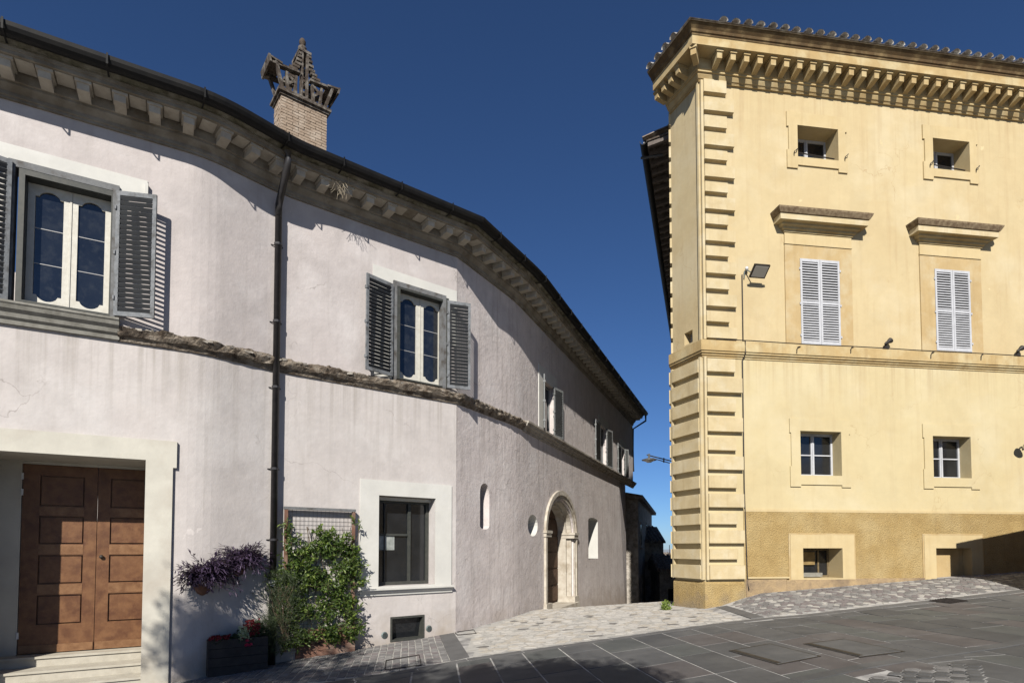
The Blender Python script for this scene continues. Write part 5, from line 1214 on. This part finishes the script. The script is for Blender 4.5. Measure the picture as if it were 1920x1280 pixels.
# two wall pots with trailing purple plants
for i, (px, py, sc_, n, lab) in enumerate(((390, 1072, 1.15, 230, 'lower left'), (457, 1042, 1.0, 180, 'upper right'))):
    W = WBC; u_, z_ = WBC.uv(px, py+8, .2)
    pot = thing('wall_pot', 'terracotta half pot on the pink wall, the %s of the two' % lab, 'flower pot', (*W.at(u_, 0), z_-.1), 'terracotta wall pots')
    r = .15*sc_; vs = []; fs = []; nn = 10
    prof = [(1, .0), (1.04, 0), (1.04, -.03), (.96, -.04), (.8, -.16), (.45, -.24), (.1, -.27)]
    for q, zz in prof:
        for k in range(nn+1): a = math.pi*k/nn; vs.append((u_+r*q*math.cos(a), -r*q*math.sin(a)*1.1, z_+zz*sc_))
    for j in range(len(prof)-1):
        for k in range(nn): fs.append((j*(nn+1)+k, j*(nn+1)+k+1, (j+1)*(nn+1)+k+1, (j+1)*(nn+1)+k))
    build('bowl', MB().add(vs, fs), TERRA, pot, W.M, smooth=True)
    build('soil', MB().add([(u_+r*.95*math.cos(math.pi*k/nn), -r*math.sin(math.pi*k/nn), z_-.02) for k in range(nn+1)], [tuple(range(nn+1))]), SOIL, pot, W.M)
    pl = thing('purple_plant', 'trailing purple plant with lance shaped leaves in the %s wall pot' % lab, 'plant', (*W.at(u_, .1), z_), 'purple trailing plants in wall pots')
    mb = MB(); stm = MB()
    for k in range(n):
        a = U(0, math.pi); d_ = Vector((math.cos(a)*U(.5, 1.2), -abs(math.sin(a))*U(.3, 1), U(-.1, 1.1))).normalized()
        q = Vector((u_+U(-.09, .09), -.09+U(-.06, .05), z_)); pts = [q]; ln = U(.14, .46)*sc_; seg = 6; dv = d_.copy()
        for s_ in range(seg):
            dv = (dv+Vector((0, 0, -.33*s_/seg-.05))).normalized(); nxt = pts[-1]+dv*ln/seg
            if nxt.y > -.012: nxt.y = -.012-U(0, .02)
            pts.append(nxt)
            for _ in range(2): leaf(mb, pts[-1], (dv+rdir()*.75), (0, 0, 1), U(.06, .12)*sc_, U(.017, .026)*sc_, .3)
        stm.tube(pts, .003, 3, False)
    build('foliage', mb, LEAFP, pl, W.M, kind='stuff'); build('stems', stm, LEAFP, pl, W.M)
# weed at the foot of the chamfer
wx_, wy_ = gpix(1252, 1143); wd = thing('weed', 'small leafy green weed at the foot of the yellow corner, by the alley', 'weed', (wx_, wy_, G(wx_, wy_)))
mb = MB(); stm = MB()
for k in range(42):
    d_ = Vector((U(-1, .6), U(-.6, .6), U(.3, 1.3))).normalized(); L_ = U(.06, .24); q = Vector((wx_+U(-.04, .04), wy_+U(-.04, .04), G(wx_, wy_)))
    stm.tube([q, q+d_*L_], .003, 3, False)
    for s_ in range(6): leaf(mb, q+d_*L_*U(.3, 1), rdir()+Vector((0, 0, .3)), rdir(), U(.05, .09), U(.03, .05))
build('leaves', mb, LEAFB, wd, kind='stuff'); build('stems', stm, LEAF, wd)
# ================================================================== OLD HOUSES DOWN THE ALLEY
def house(name, lab, plan, z0, ze, ridge, wins, wallm, overhang=.5):
    c = (sum(p[0] for p in plan)/4, sum(p[1] for p in plan)/4); r_ = thing(name, lab, 'house', (*c, z0))
    mb = MB(); n = 4
    mb.add([(x, y, z0) for x, y in plan]+[(x, y, ze) for x, y in plan], [(i, (i+1) % n, (i+1) % n+n, i+n) for i in range(n)]+[(4, 5, 6, 7)])
    build('wall', mb, wallm, r_)
    P = [Vector(p) for p in plan]; cc = Vector(c); o = [p+(p-cc).normalized()*overhang*1.4 for p in P]
    m0, m1 = (o[0]+o[1])/2, (o[2]+o[3])/2; 
    e0, e1 = (o[1]+o[2])/2, (o[3]+o[0])/2
    rf = MB(); zr = ze+ridge
    rf.add([(o[0].x, o[0].y, ze-.05), (o[1].x, o[1].y, ze-.05), (o[2].x, o[2].y, ze-.05), (o[3].x, o[3].y, ze-.05), (e0.x, e0.y, zr), (e1.x, e1.y, zr),
            (o[0].x, o[0].y, ze-.15), (o[1].x, o[1].y, ze-.15), (o[2].x, o[2].y, ze-.15), (o[3].x, o[3].y, ze-.15)], [(0, 1, 4, 5), (2, 3, 5, 4), (1, 2, 4), (3, 0, 5), (0, 1, 7, 6), (1, 2, 8, 7), (2, 3, 9, 8), (3, 0, 6, 9), (6, 7, 8, 9)])
    rr = build('roof', rf, TILE, r_)
    d = (o[1]-o[0]).normalized(); L = (o[1]-o[0]).length; k = .12; up = Vector((e1.x-o[0].x, e1.y-o[0].y, ridge+.05)); tb = MB()
    while k < L: q = o[0]+d*k; tb.tube([(q.x, q.y, ze-.02), (q.x+up.x, q.y+up.y, ze-.02+up.z)], .07, 5); k += .24
    build('tile_rows', tb, TILE, rr, kind='stuff')
    for W_, u0, u1, za, zb in wins:
        M = W_.M
        wf = build('window', MB().plate(loop(u0-.12, u1+.12, za-.12, zb+.12), [loop(u0, u1, za, zb)], -.02, .04), STRING, r_, M); build('pane', MB().box(u0, u1, -.01, .015, za, zb), GLASSY, wf, M)
        build('window_sill', MB().box(u0-.16, u1+.16, .0, .16, za-.2, za-.121), STRING, wf, M)
    return r_
h0 = (6.75, 31.4); dh = Vector((.29, 1)).normalized(); h1 = tuple(Vector(h0)+dh*15)
HW = Wall(h0, h1)
house('stone_house', 'old dark rubble stone house with overhanging tiled roof down the alley, beyond the pink house', [h0, h1, (h1[0]-7, h1[1]+2), (h0[0]-6, h0[1]+3)], -6, 4.5, .7,
      [(HW, 1.6, 2.6, 1.9, 3.1), (HW, 7.2, 8.6, 2.0, 3.3), (HW, 2.0, 3.0, -1.5, .2), (HW, 8.0, 9.2, -1.2, .3)], OLDST)
k0 = gpix(1216, 1150); 
y2 = 37.0; xa, xb = (1222-960)/1100*y2, (1246-960)/1100*y2
HW2 = Wall((xa, y2), (xb, y2+.6))
house('stone_house', 'narrow dark stone house with a steep lean-to roof in the middle of the alley gap', [(xa-1.2, y2), (xb, y2+.3), (xb+.4, y2+6), (xa-1, y2+6)], -6, H+(1027-1013)/1100*y2, 1.0, [(HW2, .15, .45, .3, 1.3)], OLDST, .2)
y3 = 34.0; xa, xb = (1236-960)/1100*y3, (1310-960)/1100*y3
HW3 = Wall((xa, y3), (xb, y3+.4))
house('stone_house', 'low dark stone house with stone tiled roof at the bottom of the alley gap', [(xa, y3), (xb, y3+.4), (xb+.3, y3+4), (xa+.3, y3+4)], -6, H-(1065-1027)/1100*y3, .75, [(HW3, .5, .9, -1.4, -.6)], OLDST, .25)
y4 = 60.0; xa, xb = (1238-960)/1100*y4, (1290-960)/1100*y4
h4 = house('farmhouse', 'pale far-off house with weathered tiled roof and thin aerial seen through the alley gap', [(xa, y4), (xb, y4+.5), (xb+.3, y4+6), (xa+.3, y4+6)], -8, H-(1052-1027)/1100*y4, .9, [], STRING, .2)
ax_ = (1255-960)/1100*(y4+2); build('aerial', MB().tube([(ax_, y4+2, 0), (ax_, y4+2, H+.35)], .035, 4), IRON, h4)
# far hills
mb = MB(); n = 60
for i in range(n+1):
    x = -6000+i*200.0; zt_ = -15+18*noise.noise(Vector((i*.31, 2, 0)))+10*noise.noise(Vector((i*.9, 5, 0))); mb.v += [(x, 6500, -100), (x, 6900, zt_), (x, 8500, -100)]
mb.f = [(i*3+j, i*3+3+j, i*3+4+j, i*3+1+j) for i in range(n) for j in range(2)]
build('hills', mb, mat('haze-blue hills', (.25, .30, .36), (.29, .33, .38), .001, .95), kind='structure')  # blue of the hills is distance haze put into their colour
# ================================================================== BEHIND AND BESIDE THE VIEWPOINT (shade and reflections)
NB = thing('side_house', 'plain rendered house just outside the frame on the right whose gable shades the facade', 'house', (13.5, 8.5, G(13.5, 8.5)))
nx, ny, nz2 = 11.0, 12.35, 3.6
gpts = [(nx, ny, -.5), (nx, 5.0, -.5), (nx+9, 5.0, -.5), (nx+9, ny, -.5)]
mb = MB().add([(nx, ny, -.5), (nx, 2.0, -.5), (nx+9, 2.0, -.5), (nx+9, ny, -.5), (nx, ny, nz2), (nx, 2.0, nz2), (nx+9, 2.0, nz2+2.6), (nx+9, ny, nz2+2.6)], [(0, 1, 5, 4), (1, 2, 6, 5), (2, 3, 7, 6), (3, 0, 4, 7)])
build('wall', mb, OCHL, NB); build('roof', MB().add([(nx-.0, ny+.0, nz2), (nx, 1.8, nz2), (nx+9, 1.8, nz2+2.6), (nx+9, ny, nz2+2.6), (nx, ny, nz2+.12), (nx, 1.8, nz2+.12), (nx+9, 1.8, nz2+2.72), (nx+9, ny, nz2+2.72)], [(0, 1, 2, 3), (4, 5, 6, 7), (0, 1, 5, 4), (1, 2, 6, 5), (2, 3, 7, 6), (3, 0, 4, 7)]), TILE, NB)
# tree whose shade falls on the road, planter and wall foot
def tree(lab, x, y, hgt, blobs, leaves):
    r_ = thing('piazza_tree', lab, 'tree', (x, y, G(x, y))); tk = MB(); z0 = G(x, y)
    top = Vector((x+.3, y+.2, hgt*.55)); tk.tube([(x, y, z0-.1), (x+.1, y, z0+hgt*.25), tuple(top)], [.26, .2, .15], 10)
    fo = MB()
    for (bx, by_, bz, br, bn) in blobs:
        q = Vector((bx, by_, bz)); mid = top.lerp(q, .5)+Vector((U(-.3, .3), U(-.3, .3), .2)); tk.tube([tuple(top), tuple(mid), tuple(q)], [.12, .08, .03], 6)
        for c in range(bn):
            v = rdir()*br*(U(.2, 1)**.6); v.z *= .7; cpos = q+v; tk.tube([tuple(q.lerp(cpos, .4)), tuple(cpos)], .012, 3, False)
            for k in range(leaves):
                w_ = cpos+Vector((random.gauss(0, 1), random.gauss(0, 1), random.gauss(0, 1)))*.16; leaf(fo, w_, rdir(), rdir(), U(.09, .15), U(.05, .08))
    build('trunk', tk, BARK, r_); build('crown', fo, TREEL, r_, kind='stuff')
tg = []
def sh(px, py, t, r, n, W=None, p=0):     # crown clump whose shade falls where the photograph shows it
    if W is None: g = gpix(px, py); P = Vector((g[0], g[1], G(*g)))
    else: u, z = W.uv(px, py, p); P = Vector((*W.at(u, p), z))
    q = P+S*t; tg.append((q.x, q.y, q.z, r, n))
for a in ((430, 1278, 13, .8, 30), (560, 1290, 13, .8, 28), (700, 1300, 13.5, .7, 24), (860, 1300, 13, .7, 26), (980, 1285, 13, .6, 24), (1090, 1275, 13, .5, 20), (1180, 1282, 13.2, .35, 10), (640, 1232, 13, .35, 7), (1030, 1250, 13, .3, 8), (900, 1262, 12.6, .35, 12), (760, 1258, 13, .4, 10), (1130, 1258, 13, .3, 9), (980, 1262, 13, .35, 12), (1200, 1270, 13, .3, 10), (1080, 1262, 13.2, .3, 10), (660, 1262, 13, .4, 12), (560, 1262, 13, .5, 14), (420, 1330, 13, 1.0, 26), (700, 1380, 13.4, 1.1, 30), (1000, 1360, 13.2, 1.1, 30), (1250, 1340, 13.2, .8, 18)): sh(a[0], a[1], a[2], a[3], int(a[4]*1.7))
for a in ((395, 1165, 13.5, .28, 15), (410, 1205, 13.5, .3, 18), (365, 1235, 13.6, .35, 22)): sh(*a, W=WAB)
for a in ((430, 1225, 13.3, .5, 40), (480, 1240, 13.3, .5, 36)): sh(*a, W=WBC, p=.4)
tree('broad leafy tree behind the viewpoint whose shade falls across the road', -3.0, -5.6, 7.5, tg, 34)
